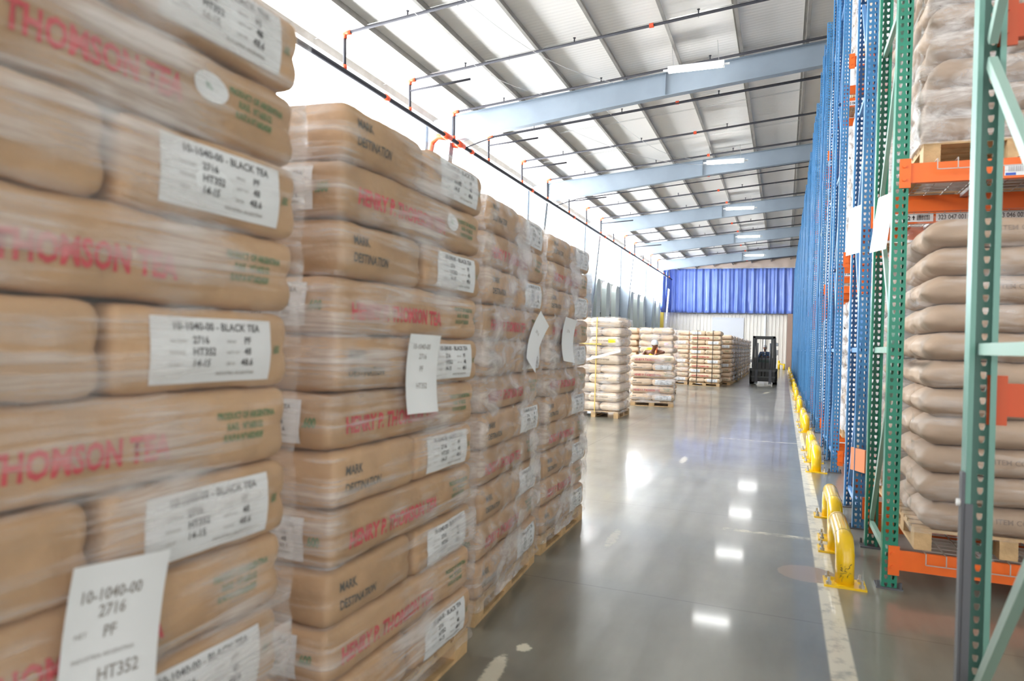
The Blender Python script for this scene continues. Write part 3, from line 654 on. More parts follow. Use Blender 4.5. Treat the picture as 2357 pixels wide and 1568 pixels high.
# the long receding row: loads beyond the first 300 sacks, one mass of sacks, pallets and wrap per stack kept separate
row = MB(); yy = 32.6
rowbase = bag_mesh(1.1, 1.12, .2, 1, 'soft', KRAFT[1], 0)
rv = [tuple(p.co) for p in rowbase.vertices]; rf = [tuple(p.vertices) for p in rowbase.polygons]
for s in range(13):
    X0 = -2.12+.06*math.sin(s*2.1)
    for i in range(10): row.add(rv, rf, TM(X0-.56, yy+.58, .14+.203*(i+.5), rnd.uniform(-1, 1)))
    pallet(TM(X0, yy), 'wooden pallet under the receding row, number %d from the front' % (s+1), 1.1, 1.15, 'pallets of the receding row')
    film(TM(X0, yy), 1.1, 1.15, .1, .14+.203*10, .203, .14, 'wrinkled clear wrap on stack number %d of the receding row' % (s+1), FILM2, sag=.03)
    yy += 1.32
tag(obj('receding_sacks', row, KRAFT[1], smooth=True), 'tan sacks of the long receding row of pallets beside the forklift', 'sack', None, 'stuff')

# ------------------------------------------------------------------ racking
PW, PD, PH = .09, .078, 8.0
def post_mesh(material, H=PH):
    """open channel, perforated face at -y, opens to +y"""
    mb = MB(); pitch = .0508; n = int(H/pitch); xs = [-PW/2, 0, PW/2]
    hole = [(-.010, .013), (.010, .013), (.010, .0), (.005, -.014), (-.005, -.014), (-.010, .0)]
    def cell(x0, x1, z0, z1, hc, fn):
        cx, cz = hc; o = [(x0, z1), (x1, z1), (x1, (z0+z1)/2), (x1, z0), (x0, z0), (x0, (z0+z1)/2)]
        h_ = [(cx+a, cz+b) for a, b in hole]; P = o+h_
        mb.add([fn(a, b) for a, b in P], [(0, 6, 7, 1), (1, 7, 8, 2), (2, 8, 9, 3), (3, 9, 10, 4), (4, 10, 11, 5), (5, 11, 6, 0)])
    for i in range(n):
        z0 = i*pitch; z1 = z0+pitch
        cell(-PW/2, 0, z0, z1, (-PW/4+.002, z0+pitch/2), lambda a, b: (a, -PD/2, b))
        cell(0, PW/2, z0, z1, (PW/4-.002, z0+pitch/2), lambda a, b: (a, -PD/2, b))
    Ht = n*pitch
    for s in (-1, 1):
        x = s*PW/2
        mb.add([(x, -PD/2, 0), (x, PD/2, 0), (x, PD/2, Ht), (x, -PD/2, Ht)], [(0, 1, 2, 3)])
        mb.add([(x, PD/2, 0), (x-s*.018, PD/2, 0), (x-s*.018, PD/2, Ht), (x, PD/2, Ht)], [(0, 1, 2, 3)])
    me = mb.mesh('post', False, material); o = bpy.data.objects.new('tmp', me); COL.objects.link(o)
    w_ = o.modifiers.new('w', 'WELD'); w_.merge_threshold = .0002
    s_ = o.modifiers.new('s', 'SOLIDIFY'); s_.thickness = .003
    r = bpy.data.meshes.new_from_object(o.evaluated_get(bpy.context.evaluated_depsgraph_get())); bpy.data.objects.remove(o); r.name = 'post'; return r
PM = {}
def posts(c):
    if c not in PM: PM[c] = post_mesh({'green': GREEN, 'pale': mat('sage_green_paint', (.125, .27, .225), .4), 'blue': BLUE}[c])
    return PM[c]
_BR = {}
def frame(x, y0, y1, color, label, group, brace_mat):
    t = thing('rack_upright', label, 'rack frame', (x, y0, 0), group=group); dp = y1-y0
    a = link('post', posts(color), t); b = link('post', posts(color), t, (0, dp, 0), PI)
    key = (color, round(dp, 2))
    if key not in _BR:
        lst = []
        zs = [.2, 1.55, 2.75, 3.95, 5.15, 6.35, 7.55]
        def cch(p, q):
            return MB().bar(p, q, .045, .03, up=(1, 0, 0)).mesh('brace', False, brace_mat)
        for q in range(6):
            ya, yb = (dp-.04, .04) if q % 2 == 0 else (.04, dp-.04)
            lst.append(cch((0, ya, zs[q]+.04), (0, yb, zs[q+1]-.04)))
        for z in (.2, 1.60, 4.0, 6.4, 7.8): lst.append(cch((0, .03, z), (0, dp-.03, z)))
        pls = []
        for ya, yb, yc in ((-.06, .08, -.045), (dp-.08, dp+.06, dp+.045)):
            pl = MB().box(-.08, .08, ya, yb, 0, .01)
            for sx in (-.065, .065): pl.tube([(sx, yc, .008), (sx, yc, .05)], .01, 6)
            pls.append(pl.mesh('foot_plate', False, DGREY))
        _BR[key] = (lst, pls)
    for me in _BR[key][0]: link('brace', me, t)
    for me in _BR[key][1]: link('foot_plate', me, t)
    return t
_BE = {}
def beam(x0, x1, y, z, side, label, group='orange rack beams', text=None, material=None):
    """z is the top; side -1: on the camera side of its post"""
    material = material or ORANGE; L = x1-x0; key = (round(L, 2), side, material.name)
    if key not in _BE:
        prof = [(0, -.13), (.045, -.13), (.045, -.035), (.02, -.035), (.02, 0), (0, 0)]
        if side > 0: prof = [(-a, b) for a, b in prof][::-1]
        bm_ = MB().ext(prof, 'x', .05, L-.05)
        cn = []
        for s, xx in ((0, .0), (1, L)):
            sg = 1 if s == 0 else -1
            q = MB().box(min(xx-.012*sg, xx+.055*sg), max(xx-.012*sg, xx+.055*sg), -.012 if side < 0 else 0, 0 if side < 0 else .012, -.165, .03)
            for dz in (-.11, -.02): q.tube([(xx+.015*sg, -.012*(-side), dz), (xx+.015*sg, .022*side, dz)], .012, 8)
            cn.append(q.mesh('connector', False, material))
        _BE[key] = (bm_.mesh('beam_body', False, material), cn)
    t = thing('rack_beam', label, 'rack beam', (x0, y, z), group=group)
    link('beam_body', _BE[key][0], t)
    for c_ in _BE[key][1]: link('connector', c_, t)
    if text:
        xo, ys_ = .07, (-.006 if side < 0 else -.052)
        for bt, arrow in text:
            p = obj('location_label', MB().box(xo, xo+.40, ys_, ys_+.002, -.118, -.045), PAPER, t)
            M_ = Matrix.Translation((xo+.015, ys_-.002, -.103)) @ Matrix.Rotation(PI/2, 4, 'X')
            q = text_on(bt, .058, M_, .72, .0012)
            obj('printed_text', q, INK_K, p)
            br = MB(); r_ = random.Random(3)
            xx = xo+.275
            while xx < xo+.375: w_ = r_.choice((.002, .004, .006)); br.box(xx, xx+w_, ys_-.002, ys_-.001, -.105, -.06); xx += w_+r_.choice((.003, .005))
            obj('barcode', br, INK_K, p)
            ax_ = xo+.25; s_ = 1 if arrow == 'up' else -1; zc_ = -.082
            ar = MB().add([(ax_-.012, ys_-.002, zc_), (ax_+.012, ys_-.002, zc_), (ax_, ys_-.002, zc_+s_*.022)], [(0, 1, 2)]).add([(ax_-.004, ys_-.002, zc_), (ax_+.004, ys_-.002, zc_), (ax_+.004, ys_-.002, zc_-s_*.02), (ax_-.004, ys_-.002, zc_-s_*.02)], [(0, 1, 2, 3)])
            obj('arrow', ar, INK_K, p); xo += .42
    return t
def wire_deck(x0, x1, y0, y1, z, label):
    mb = MB(); r = .0028; hook = .06
    y = y0+.06
    while y < y1-.02: mb.bar((x0, y, z+.004), (x1, y, z+.004), r*2); y += .1
    x = x0
    while x <= x1+.001:
        mb.bar((x, y0-.052, z+.009), (x, y1+.052, z+.009), r*2); mb.bar((x, y0-.052, z+.009), (x, y0-.052, z-hook), r*2); mb.bar((x, y1+.052, z+.009), (x, y1+.052, z-hook), r*2); x += .115
    mb.bar((x0, y0-.052, z-hook), (x1, y0-.052, z-hook), r*2)
    t = thing('wire_deck', label, 'wire deck', (0, 0, 0), group='wire decks on the rack beams'); obj('wire_mesh', mb, WIRE, t)
    n = 3
    for i in range(n): xx = x0+(x1-x0)*(i+.5)/n; obj('support_channel', MB().box(xx-.022, xx+.022, y0+.03, y1-.03, z-.03, z+.0005), GALV, t)
XP = .70
LV = [.26, 2.85, 5.44]
pairs = []
for k in range(12):
    yb = 5.21+4.65*k if k else 5.21
    pairs.append((yb, yb+1.10)); pairs.append((yb+1.62, yb+2.62))
rn = 0
for k, (y0, y1) in enumerate(pairs):
    color = 'green' if k == 0 else 'blue'
    lab = 'green perforated rack frame standing nearest beside the aisle' if k == 0 else ('blue perforated rack frame directly behind the green one' if k == 1 else 'blue perforated rack frame at the aisle, number %d behind the green one' % k)
    frame(XP-.04+.04*(k == 0), y0+.035, y1-.035, color, lab, 'rack frames at the aisle' , GREENL if color == 'green' else BLUEL)
    if k < 8:
        frame(XP+2.62, y0+.035, y1-.035, color, 'second %s rack frame in from the aisle, in row %d' % (color, k+1), 'rack frames away from the aisle', GREENL if color == 'green' else BLUEL)
        for li, z in enumerate(LV):
            tx = None
            if li == 1 and k == 1: tx = [('323 047 002', 'up'), ('323 047 001', 'down'), ('323 046 002', 'up')]
            for side, y in ((-1, y0), (1, y1)):
                beam(XP, XP+2.58, y, z, side, 'orange %s beam at %s level on rack row %d' % ('front' if side < 0 else 'rear', ['floor', 'middle', 'upper'][li], k+1), text=tx if side < 0 and tx else ([('315 041 001', 'down'), ('315 041 002', 'up')] if (k in (2, 3) and side < 0) else None))
            if k < 4: wire_deck(XP+.2, XP+2.45, y0, y1, z, 'wire deck at %s level of rack row %d' % (['floor', 'middle', 'upper'][li], k+1))
# extra connectors seen on farther rows come from their own beams
for k, (y0, y1) in enumerate(pairs[8:16], 8):
    for li, z in enumerate(LV): 
        beam(XP, XP+2.58, y0, z, -1, 'orange front beam at %s level on rack row %d' % (['floor', 'middle', 'upper'][li], k+1))
# pale green frame nearest the camera
frame(.715, 1.98, 3.16, 'pale', 'pale green rack frame nearest the camera at right edge', 'rack frames at the aisle', mat('pale_green_brace', (.24, .36, .31), .4))
t = thing('post_guard', 'dark grey post guard on the foot of the pale green frame', 'post guard', (.715, 3.16, 0))
obj('guard_plate', MB().box(-.058, -.046, -.042, .0, 0, 1.12).box(-.046, -.02, -.048, -.040, 0, 1.0), DGREY, t); obj('bolt', MB().tube([(-.058, -.02, 1.0), (-.07, -.02, 1.0)], .014, 8), WHITEM, t)
beam(.76, 3.3, 3.2, 1.47, -1, 'dark orange beam behind the pale green frame at right edge', material=mat('dark_orange_paint', (.60, .08, .015), .45))
frame(3.34, 1.98, 3.16, 'pale', 'pale green rack frame away from the aisle, outside the picture', 'rack frames away from the aisle', GREENL)
tag(obj('timber_piece', MB().box(.99, 1.35, 3.16, 3.24, 1.475, 1.50).box(1.0, 1.05, 3.14, 3.16, 1.475, 1.5), mat('pale_timber', (.75, .65, .48), .7)), 'pale timber strip lying on the dark orange beam at right', 'timber')
fb = [o for o in bpy.data.objects if o.get('label') == 'orange front beam at middle level on rack row 1'][0]
lb = obj('location_label', MB().box(.58, 1.1, -.003, -.001, -.115, -.045), PAPER, fb); obj('blue_bar', MB().box(.585, .64, -.005, -.003, -.113, -.098), mat('blue_ink', (.03, .1, .5), .5), lb)
q_ = MB(); r_ = random.Random(9); xx = .60
while xx < .80: w_ = r_.choice((.003, .005, .008)); q_.box(xx, xx+w_, -.005, -.003, -.09, -.055); xx += w_+r_.choice((.004, .006))
obj('barcode', q_, mat('pale_grey_ink', (.5, .5, .52), .5), lb)
beam(.76, 3.3, 3.2, 2.96, -1, 'dark orange beam high behind the pale green frame at right edge', material=MATS['dark_orange_paint'])
# white papers hanging on the racks
def tagpaper(x, y, z, w, h, lean, label):
    v, f = gridrect(w, h, 5, 10); mb = MB().add([(-a*.35+b*lean, a*.9, b) for a, b in v], f)
    o = obj('paper_notice', mb, PAPER, smooth=True); o.location = (x, y, z); tag(o, label, 'paper notice', 'papers hanging on the racks')
    v2, f2 = merge_text([('HT352', .05, -.07, .1, .7, 0), ('2716', .05, -.07, 0, .7, 0), ('PF', .05, -.07, -.1, .7, 0)]); obj('printed_text', MB().add([(a*.35-.004+b*lean, -a*.9, b) for a, b in v2], f2), INK_S, o)
tagpaper(.655, 5.75, 2.55, .24, .42, .12, 'white paper notice hanging inside the green rack frame')
tagpaper(.60, 7.3, 2.75, .28, .46, .05, 'white paper notice on the blue frame behind the green one')
tagpaper(.90, 3.12, 3.0, .20, .36, .03, 'white paper at the top right corner on the pale green frame')
o = tag(obj('orange_flag', MB().box(-.01, .012, -.1, .1, -.1, .1), mat('salmon_plastic', (.8, .3, .15), .5)), 'small salmon orange plate on the blue frame beside the green one', 'plate'); o.location = (.645, 6.80, .62); o.rotation_euler = (0, 0, .5)

# rack loads
def rack_load(x, y, z, n, h, where, group, lod=1, mats=(GREYSACK,), bags=True, d=1.0, w=1.05, fm=FILM4, item=True):
    M = TM(x+w, y, z); pallet(M, 'wooden pallet under ' + where, w, d, 'pallets in the racking')
    for i in range(1, n+1):
        zc_ = .14+(i-.5)*h; lay = 'top layer' if i == n else ('bottom layer' if i == 1 else ORD[i]+' layer up')
        for q, yy in enumerate((d*.25, d*.75)):
            if q and lod < 2: continue
            L = w*(1.02 if i % 2 else .97)
            bag(M @ Matrix.Translation((-w/2+.02*(i % 2), yy, zc_)) @ jit(1.4), ('item' if item and q == 0 and i % 2 else ''), L, d*.5, h*1.0, 'sack', mats[i % len(mats)],
                'taupe sack, %s, %s row, %s' % (lay, 'front' if q == 0 else 'rear', where), group, min(lod, 2))
    if fm: film(M, w, d, .12, .14+n*h, h, .14, 'clear stretch wrap around %s' % where, fm, sag=.03, pad=.05)
rack_load(.84, 5.22, .28, 11, .187, 'lower green rack load', 'sacks in the lower green rack bay', 2)
rack_load(.84, 5.30, 2.87, 11, .187, 'middle green rack load', 'sacks in the middle green rack bay', 2, fm=FILM2)
rack_load(.86, 6.88, .28, 11, .187, 'lower load behind green rack', 'sacks behind the green rack', 0, fm=FILM2)
rack_load(.86, 6.88, 2.87, 11, .187, 'upper load behind green rack', 'sacks behind the green rack', 0, fm=FILM2)
# second pallets of the bays and loads of deeper rows: one mass per bay row
def mass(x, y, z, n, h, mt, label):
    src = bag_mesh(1.05, .5, h, 0, 'sack', mt, 0); v0 = [tuple(p.co) for p in src.vertices]; f0 = [tuple(p.vertices) for p in src.polygons]; mb = MB()
    for i in range(n):
        for yy in (.25, .75): mb.add(v0, f0, TM(x+.525, y+yy, z+.14+(i+.5)*h, rnd.uniform(-1.5, 1.5)))
    tag(obj('stacked_sacks', mb, mt, smooth=True), label, 'sack', None, 'stuff')
    pallet(TM(x+1.05, y, z), 'wooden pallet under the '+label, 1.05, 1.0, 'pallets in the racking')
for k in (0,):
    mass(2.05, 5.24, .28, 10, .187, GREYSACK, 'mass of taupe sacks right of the lower green rack load'); mass(2.05, 5.3, 2.87, 10, .187, GREYSACK, 'mass of taupe sacks right of the middle green rack load')
lvn = ['floor', 'middle', 'upper']
for k in range(2, 8):
    y0 = pairs[k][0]
    for li, z in enumerate(LV):
        n = 10 if li < 2 else 9
        mt = CREAMSACK
        lb = 'cream wrapped sacks at %s level on rack row %d' % (lvn[li], k+1)
        mass(.86, y0+.02, z+.02, n, .19, mt, lb)
        film(TM(.86+1.05, y0+.02, z+.02), 1.05, 1.0, .12, .14+n*.19, .19, .14, 'cloudy wrap over the '+lb, FILM3, sag=.03)
for k in range(2, 6): mass(2.05, pairs[k][0]+.02, LV[0]+.02, 10, .19, CREAMSACK, 'inner cream sacks at floor level on rack row %d' % (k+1)); mass(2.05, pairs[k][0]+.02, LV[1]+.02, 10, .19, CREAMSACK, 'inner cream sacks at middle level on rack row %d' % (k+1))

# ------------------------------------------------------------------ yellow pipe guards
def make_guard(L):
    r = .060; Rb = .14; zt = .28; pts = [(0, 0, .0), (0, 0, zt-Rb+.02)]
    for q in range(1, 9): a = PI/2*q/8; pts.append((0, Rb-Rb*math.cos(a), zt-Rb+Rb*math.sin(a)))
    pts += [(0, L-Rb, zt)]
    for q in range(1, 9): a = PI/2*q/8; pts.append((0, L-Rb+Rb*math.sin(a), zt-Rb+Rb*math.cos(a)))
    pts += [(0, L, 0)]
    t = thing('pipe_guard', '', 'guard rail')
    obj('pipe', MB().tube(pts, r, 20), YELLOW, t, smooth=True)
    w = MB()
    for yy in (Rb+.02, L-Rb-.02): w.tube([(0, yy-.004, zt), (0, yy+.004, zt)], r+.0015, 20)
    obj('weld_seam', w, mat('dark_weld', (.30, .2, .03), .5), t)
    for yy in (0, L):
        obj('base_plate', MB().box(-.13, .13, yy-.10, yy+.10, 0, .014), YELLOW, t)
        b_ = MB()
        for sx in (-.1, .1):
            for sy in (-.07, .07): b_.tube([(sx, yy+sy, .014), (sx, yy+sy, .032)], .018, 6).tube([(sx, yy+sy, .03), (sx, yy+sy, .06)], .009, 8)
        obj('anchor_bolt', b_, GALV, t)
    return t
g0 = make_guard(.84); gn = 0
for k in range(-1, 12):
    for off, L_ in ((-.04, 0), (1.16, 1)):
        y = 5.19+4.65*k+off
        if k == -1 and L_ == 0: continue
        if k == -1: y = 2.2
        gn += 1
        lab = {1: 'yellow pipe guard cut by the bottom edge of the picture', 2: 'nearest whole yellow pipe guard, with a black smudge', 3: 'yellow pipe guard right behind the nearest whole one'}.get(gn, 'yellow pipe guard beside the racking, number %d counting from the camera' % gn)
        if gn == 1: g0.location = (.43, y, 0); g0['label'] = lab; g0['group'] = 'yellow pipe guards along the racking'
        else: dup(g0, (.435+.01*math.sin(gn*2.3), y, 0), 0, lab)
# smudge printed on the nearest guard
sm_ = MB(); r_ = random.Random(11)
for q in range(26):
    a = r_.uniform(-.5, .5)-PI/2; z = r_.uniform(.05, .15); a2 = a+r_.uniform(-.25, .25); z2 = z+r_.uniform(-.02, .02)
    sm_.bar((.0617*math.cos(a), .0617*math.sin(a), z), (.0617*math.cos(a2), .0617*math.sin(a2), z2), .005, .0012)
gg = [o for o in bpy.data.objects if o.get('label', '').startswith('nearest whole yellow')][0]
obj('black_smudge', sm_, INK_K, gg)
tag(obj('corner_guard', MB().tube([(-.35, 61.4, 0), (-.35, 61.4, .75)], .09, 12).tube([(.05, 61.0, 0), (.05, 61.0, .5)], .09, 12).tube([(-.35, 61.4, .5), (.05, 61.0, .4)], .06, 8), YELLOW, smooth=True), 'yellow corner guard on the floor by the brown column', 'guard rail')

# ------------------------------------------------------------------ people
def skin_body(name, verts, edges, radii, root, material, parent=None, sub=1):
    me = bpy.data.meshes.new(name); me.from_pydata(verts, edges, []); me.update(); o = bpy.data.objects.new(name, me); COL.objects.link(o)
    o.modifiers.new('skin', 'SKIN'); o.modifiers.new('sub', 'SUBSURF').levels = sub; o.modifiers['sub'].render_levels = sub
    d = me.skin_vertices[0].data
    for i, r in enumerate(radii): d[i].radius = (r, r) if not isinstance(r, tuple) else r; d[i].use_root = (i == root)
    m2 = bpy.data.meshes.new_from_object(o.evaluated_get(bpy.context.evaluated_depsgraph_get())); bpy.data.objects.remove(o)
    m2.materials.clear(); m2.materials.append(material); m2.polygons.foreach_set('use_smooth', [True]*len(m2.polygons)); m2.name = name
    return link(name, m2, parent)
def ell(c, r, n=14, m_=10, zmin=-1, ymax=None):
    mb = MB()
    for j in range(m_+1):
        ph = PI*j/m_; 
        for i in range(n):
            th = 2*PI*i/n; z = math.cos(ph); z = max(z, zmin)
            mb.v.append((c[0]+r[0]*math.sin(ph)*math.cos(th), c[1]+r[1]*math.sin(ph)*math.sin(th), c[2]+r[2]*z))
    for j in range(m_):
        for i in range(n): a = j*n+i; b_ = j*n+(i+1) % n; mb.f.append((a, a+n, b_+n, b_))
    return mb
def person(base, label, skin, J, clothes, head_turn, cap):
    """J: joint dict in local coordinates; faces -y"""
    V = []; E = []; Rr = []; I = {}
    def add(n, p, r, par=None):
        I[n] = len(V); V.append(p); Rr.append(r)
        if par: E.append((I[par], I[n]))
    add('pelvis', J['pelvis'], (.15, .11)); add('waist', J['waist'], (.13, .10), 'pelvis'); add('chest', J['chest'], (.165, .115), 'waist'); add('nk', J['neckbase'], (.07, .07), 'chest')
    add('neck', J['neck'], .052, 'nk'); add('hd0', J['head'], (.07, .085), 'neck'); add('hd1', tuple(Vector(J['head'])+Vector(J['headup'])*.10), (.076, .09), 'hd0'); add('hd2', tuple(Vector(J['head'])+Vector(J['headup'])*.16), (.05, .06), 'hd1')
    for s in ('L', 'R'):
        add('sh'+s, J['sh'+s], .062, 'chest'); add('el'+s, J['el'+s], .043, 'sh'+s); add('wr'+s, J['wr'+s], .028, 'el'+s)
        w_ = Vector(J['wr'+s]); d = (w_-Vector(J['el'+s])).normalized(); sd = d.cross(Vector((0, 0, 1))).normalized(); dn = Vector((0, 0, -1))
        add('pm'+s, tuple(w_+d*.06), (.036, .018), 'wr'+s)
        for f_, (o_, ln) in enumerate(((-.030, .060), (-.011, .072), (.010, .068), (.030, .052))):
            add('k%s%d' % (s, f_), tuple(w_+d*.10+sd*o_), .010, 'pm'+s); add('f%s%d' % (s, f_), tuple(w_+d*(.10+ln*.6)+sd*o_*1.1+dn*ln*.35), .008, 'k%s%d' % (s, f_)); add('t%s%d' % (s, f_), tuple(w_+d*(.10+ln*.7)+sd*o_*1.1+dn*ln*.8), .007, 'f%s%d' % (s, f_))
        sg = 1 if s == 'L' else -1
        add('th'+s, tuple(w_+d*.05+sd*-.048*sg), .010, 'pm'+s); add('tt'+s, tuple(w_+d*.085+sd*-.062*sg+dn*.02), .008, 'th'+s)
        add('hp'+s, J['hp'+s], .095, 'pelvis'); add('kn'+s, J['kn'+s], .062, 'hp'+s); add('an'+s, J['an'+s], .042, 'kn'+s); a_ = Vector(J['an'+s]); add('to'+s, (a_.x, a_.y-.15, .04 if J.get('floor', True) else a_.z-.04), .038, 'an'+s)
    o = skin_body('person', V, E, Rr, 0, skin); o.location = base; tag(o, label, 'person')
    for nm, names, grow, mt in clothes:
        cv = [V[I[q]] for q in names]; ci = {q: i for i, q in enumerate(names)}; ce = [(a, b) for a, b in E]
        inv = {v: k for k, v in I.items()}; ce = [(ci[inv[a]], ci[inv[b]]) for a, b in E if inv[a] in ci and inv[b] in ci]
        cr = [tuple(q+grow for q in (Rr[I[k_]] if isinstance(Rr[I[k_]], tuple) else (Rr[I[k_]],)*2)) for k_ in names]
        skin_body(nm, cv, ce, cr, 0, mt, o)
    up = Vector(J['headup']).normalized(); fw = Vector(head_turn).normalized(); rt = fw.cross(up).normalized(); fw = up.cross(rt)
    Mh = Matrix((rt, fw, up)).transposed().to_4x4(); Mh.translation = Vector(J['head'])+up*.08
    def hp(mb, nm, mt): 
        q = MB().add(mb.v, mb.f, Mh); return obj(nm, q, mt, o, smooth=True)
    hp(ell((0, .01, 0), (.078, .092, .115)), 'face', skin)
    hp(MB().add(ell((-.03, .088, .0), (.012, .01, .008), 8, 6).v, ell((0, 0, 0), (1, 1, 1), 8, 6).f).add(ell((.03, .088, .0), (.012, .01, .008), 8, 6).v, ell((0, 0, 0), (1, 1, 1), 8, 6).f), 'eyes', mat('eye_dark', (.03, .02, .02), .3))
    hp(ell((0, .108, -.03), (.014, .02, .024), 8, 6), 'nose', skin); hp(ell((0, .096, -.065), (.026, .01, .008), 8, 6), 'mouth', mat('lips', (.25, .08, .06), .5))
    for s in (-1, 1): hp(ell((s*.082, 0, -.01), (.012, .02, .03), 8, 6), 'ear', skin)
    cap(hp)
    return o
SK1 = mat('brown_skin', (.16, .065, .035), .5); SK2 = mat('dark_brown_skin', (.20, .085, .05), .5)
HAIRNET = mat('white_hairnet', (.62, .68, .72), .7, bump=.6, bscale=60)
upper = ['waist', 'pelvis', 'chest', 'nk']; 
# worker bending behind the low stack
J = dict(pelvis=(0, .12, .93), waist=(.02, .04, 1.10), chest=(.08, -.13, 1.33), neckbase=(.12, -.22, 1.45), neck=(.14, -.25, 1.50), head=(.17, -.28, 1.56), headup=(.12, -.35, .92),
         shL=(-.13, -.12, 1.44), elL=(-.20, -.30, 1.22), wrL=(-.08, -.42, 1.12), shR=(.27, -.18, 1.45), elR=(.46, -.36, 1.42), wrR=(.30, -.50, 1.37), hpL=(-.09, .12, .88), hpR=(.11, .12, .88),
         knL=(-.11, .08, .48), knR=(.13, .02, .48), anL=(-.11, .18, .09), anR=(.13, .12, .09))
vest = mat('yellow_vest', (.95, .70, .02), .6); vo = mat('orange_vest_trim', (.95, .25, .08), .6)
def net(hp): hp(ell((0, -.02, .035), (.10, .118, .10), 16, 10, zmin=-.35), 'hairnet', HAIRNET)
wk = person((-3.62, 20.05, 0), 'worker in yellow vest and white hairnet bending behind the low tea stack', SK1, J,
    [('vest', ['waist', 'pelvis', 'chest', 'nk'], .032, vest), ('trousers', ['pelvis', 'hpL', 'knL', 'anL', 'hpR', 'knR', 'anR'], .018, mat('navy_trousers', (.03, .04, .08), .8))], (.6, -.75, -.35), net)
obj('vest_trim', MB().tube([(.2, -.10, 1.54), (.22, -.33, 1.44), (.2, -.35, 1.25)], .03, 8), vo, wk, smooth=True)
obj('vest_back', ell((-.03, -.03, 1.40), (.17, .13, .15)), vest, wk, smooth=True)
# forklift
FX, FY = -.85, 33.55
t = thing('forklift', 'black forklift facing the camera with a driver in the aisle', 'forklift', (FX, FY, 0))
def part(nm, mb, mt=BLACK, sm=False, par=None): return obj(nm, mb, mt, par or t, sm)
for s in (-1, 1):
    part('mast_rail', MB().box(s*.44-.055, s*.44+.055, 0, .09, .1, 2.22).box(s*.34-.035, s*.34+.035, .03, .12, .1, 2.18))
    part('lift_cylinder', MB().tube([(s*.27, .10, .15), (s*.27, .10, 1.9)], .03, 10), DGREY, True)
    fk = part('fork', MB().ext([(-1.0, .05), (-.02, .05), (-.02, .10), (-1.0, .065)], 'x', s*.30-.06, s*.30+.06), GALV); obj('fork_shank', MB().box(s*.30-.06, s*.30+.06, -.075, -.03, .05, .66), DGREY, fk)
    w = MB().tube([(s*.42, .42, .33), (s*.60, .42, .33)], .33, 24); wh = part('front_wheel', w, RUBBER); obj('rim', MB().tube([(s*.595, .42, .33), (s*.61, .42, .33)], .17, 16), DGREY, wh)
    part('rear_wheel', MB().tube([(s*.38, 1.75, .24), (s*.55, 1.75, .24)], .24, 20), RUBBER)
    part('fender', MB().box(s*.60-.19 if s > 0 else s*.60-.01, s*.60+.01 if s > 0 else s*.60+.19, .05, .85, .62, .72))
    part('guard_post', MB().bar((s*.50, .35, .75), (s*.46, .6, 2.14), .06)); part('guard_post', MB().bar((s*.50, 1.9, .95), (s*.46, 1.65, 2.14), .06))
    hl = part('headlight', MB().box(s*.56-.05, s*.56+.05, .27, .33, (1.05 if s < 0 else 1.85)-.07, (1.05 if s < 0 else 1.85)+.07), DGREY)
    obj('lamp_glass', MB().box(s*.56-.04, s*.56+.04, .255, .272, (1.05 if s < 0 else 1.85)-.06, (1.05 if s < 0 else 1.85)+.06), mat('headlight_glass', (.85, .87, .9), .1), hl)
part('cross_member', MB().box(-.47, .47, .0, .09, 2.12, 2.22).box(-.47, .47, .02, .09, .62, .72).box(-.47, .47, .02, .09, .22, .30), BLACK)
part('axle_plate', MB().box(-.38, .38, .14, .22, .12, 1.0).box(-.42, .42, .3, .6, .22, .45))
part('fork_carriage', MB().box(-.52, .52, -.03, .02, .58, .68).box(-.52, .52, -.03, .02, .30, .37).box(-.36, -.26, -.025, .02, .3, .68).box(.26, .36, -.025, .02, .3, .68), mat('worn_dark_steel', (.07, .075, .07), .45))
part('hydraulic_hoses', MB().tube([(-.08, .06, .3), (-.08, .06, 1.2), (-.06, .08, 2.1)], .014, 8).tube([(.06, .06, .3), (.07, .06, 1.2), (.06, .08, 2.1)], .014, 8), RUBBER, True)
part('body', MB().ext([(.45, .25), (2.0, .25), (2.15, .5), (2.15, 1.05), (1.55, 1.1), (1.45, .78), (.75, .72), (.62, 1.12), (.42, 1.12)], 'x', -.5, .5), mat('dark_green_body', (.02, .045, .035), .4))
part('counterweight', MB().ext([(1.95, .3), (2.35, .35), (2.4, .9), (2.2, 1.08), (1.9, 1.08)], 'x', -.52, .52), BLACK)
part('overhead_guard', MB().box(-.50, .50, .55, .62, 2.10, 2.17).box(-.50, .50, 1.62, 1.7, 2.10, 2.17).box(-.50, -.43, .55, 1.7, 2.1, 2.17).box(.43, .5, .55, 1.7, 2.1, 2.17).box(-.03, .03, .6, 1.65, 2.11, 2.16).box(-.25, -.2, .6, 1.65, 2.11, 2.16).box(.2, .25, .6, 1.65, 2.11, 2.16), BLACK)
part('seat', MB().box(-.24, .24, 1.15, 1.62, .86, .98).box(-.22, .22, 1.55, 1.68, .96, 1.5), RUBBER)
part('dashboard', MB().box(-.42, .42, .48, .66, .95, 1.22), DGREY)
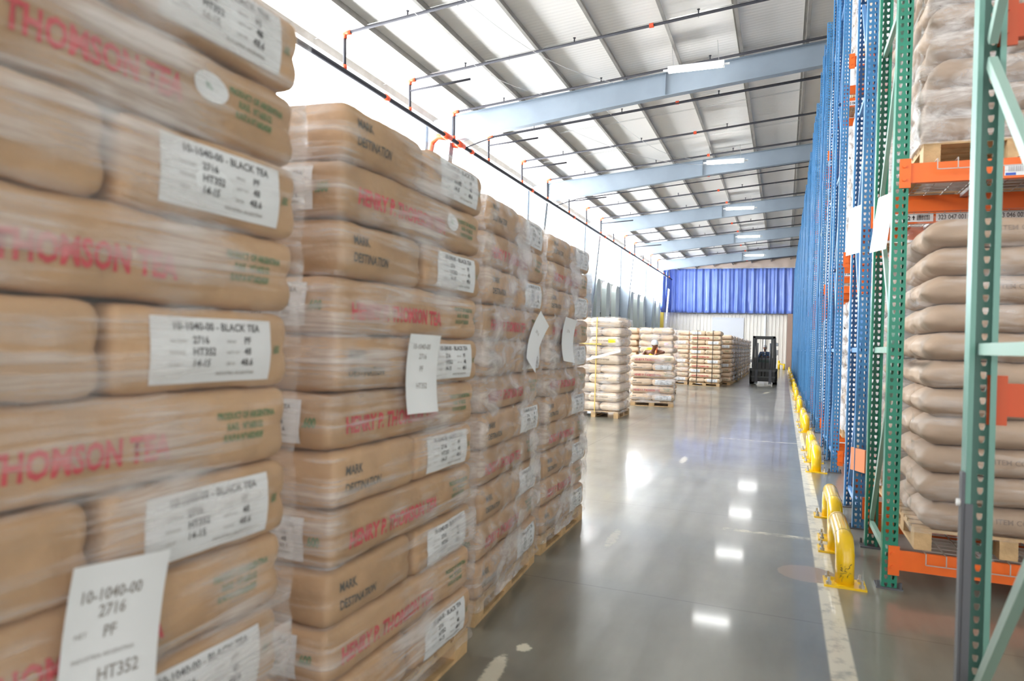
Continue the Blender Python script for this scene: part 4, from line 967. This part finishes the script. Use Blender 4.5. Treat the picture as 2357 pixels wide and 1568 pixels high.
part('steering_wheel', MB().tube([(.0+.17*math.cos(a), .80+.08*math.sin(a), 1.28+.15*math.sin(a)) for a in [2*PI*q/20 for q in range(20)]], .014, 8, closed=True).tube([(0, .8, 1.28), (0, .66, 1.12)], .025, 8), RUBBER, True)
part('gauge', MB().tube([(.09, .44, 1.0), (.09, .475, 1.0)], .07, 16), GALV)
part('mirror', MB().box(.53, .62, .45, .47, 1.35, 1.6).tube([(.48, .45, 1.2), (.57, .46, 1.35)], .012, 6), GALV)
J = dict(pelvis=(0, .02, .98), waist=(0, .03, 1.12), chest=(0, 0, 1.36), neckbase=(0, -.02, 1.50), neck=(0, -.03, 1.55), head=(0, -.05, 1.61), headup=(0, -.05, 1),
         shL=(-.20, 0, 1.44), elL=(-.26, -.12, 1.20), wrL=(-.16, -.36, 1.26), shR=(.20, 0, 1.44), elR=(.26, -.12, 1.20), wrR=(.16, -.36, 1.26), hpL=(-.10, .0, .98), hpR=(.10, 0, .98),
         knL=(-.14, -.45, 1.0), knR=(.14, -.45, 1.0), anL=(-.14, -.53, .62), anR=(.14, -.53, .62), floor=False)
navy = mat('navy_jacket', (.03, .06, .13), .7)
def cap_(hp):
    hp(ell((0, -.01, .05), (.09, .105, .085), 16, 10, zmin=-.25), 'cap', mat('grey_cap', (.45, .46, .47), .7)); hp(MB().box(-.06, .06, .08, .16, .035, .045), 'cap_peak', MATS['grey_cap'])
    hp(ell((0, .05, -.075), (.06, .055, .045), 12, 8), 'beard', mat('dark_beard', (.03, .015, .01), .9))
dr = person((FX+.02, FY+1.25, 0), 'driver in navy jacket and grey cap seated in the forklift', SK2, J,
    [('jacket', ['waist', 'pelvis', 'chest', 'nk', 'shL', 'elL', 'wrL', 'shR', 'elR', 'wrR'], .016, navy), ('trousers', ['pelvis', 'hpL', 'knL', 'anL', 'hpR', 'knR', 'anR'], .016, MATS['navy_trousers'])], (0, -1, 0), cap_)
obj('collar', MB().box(-.015, .015, -.135, -.12, 1.36, 1.5), WHITEM, dr)
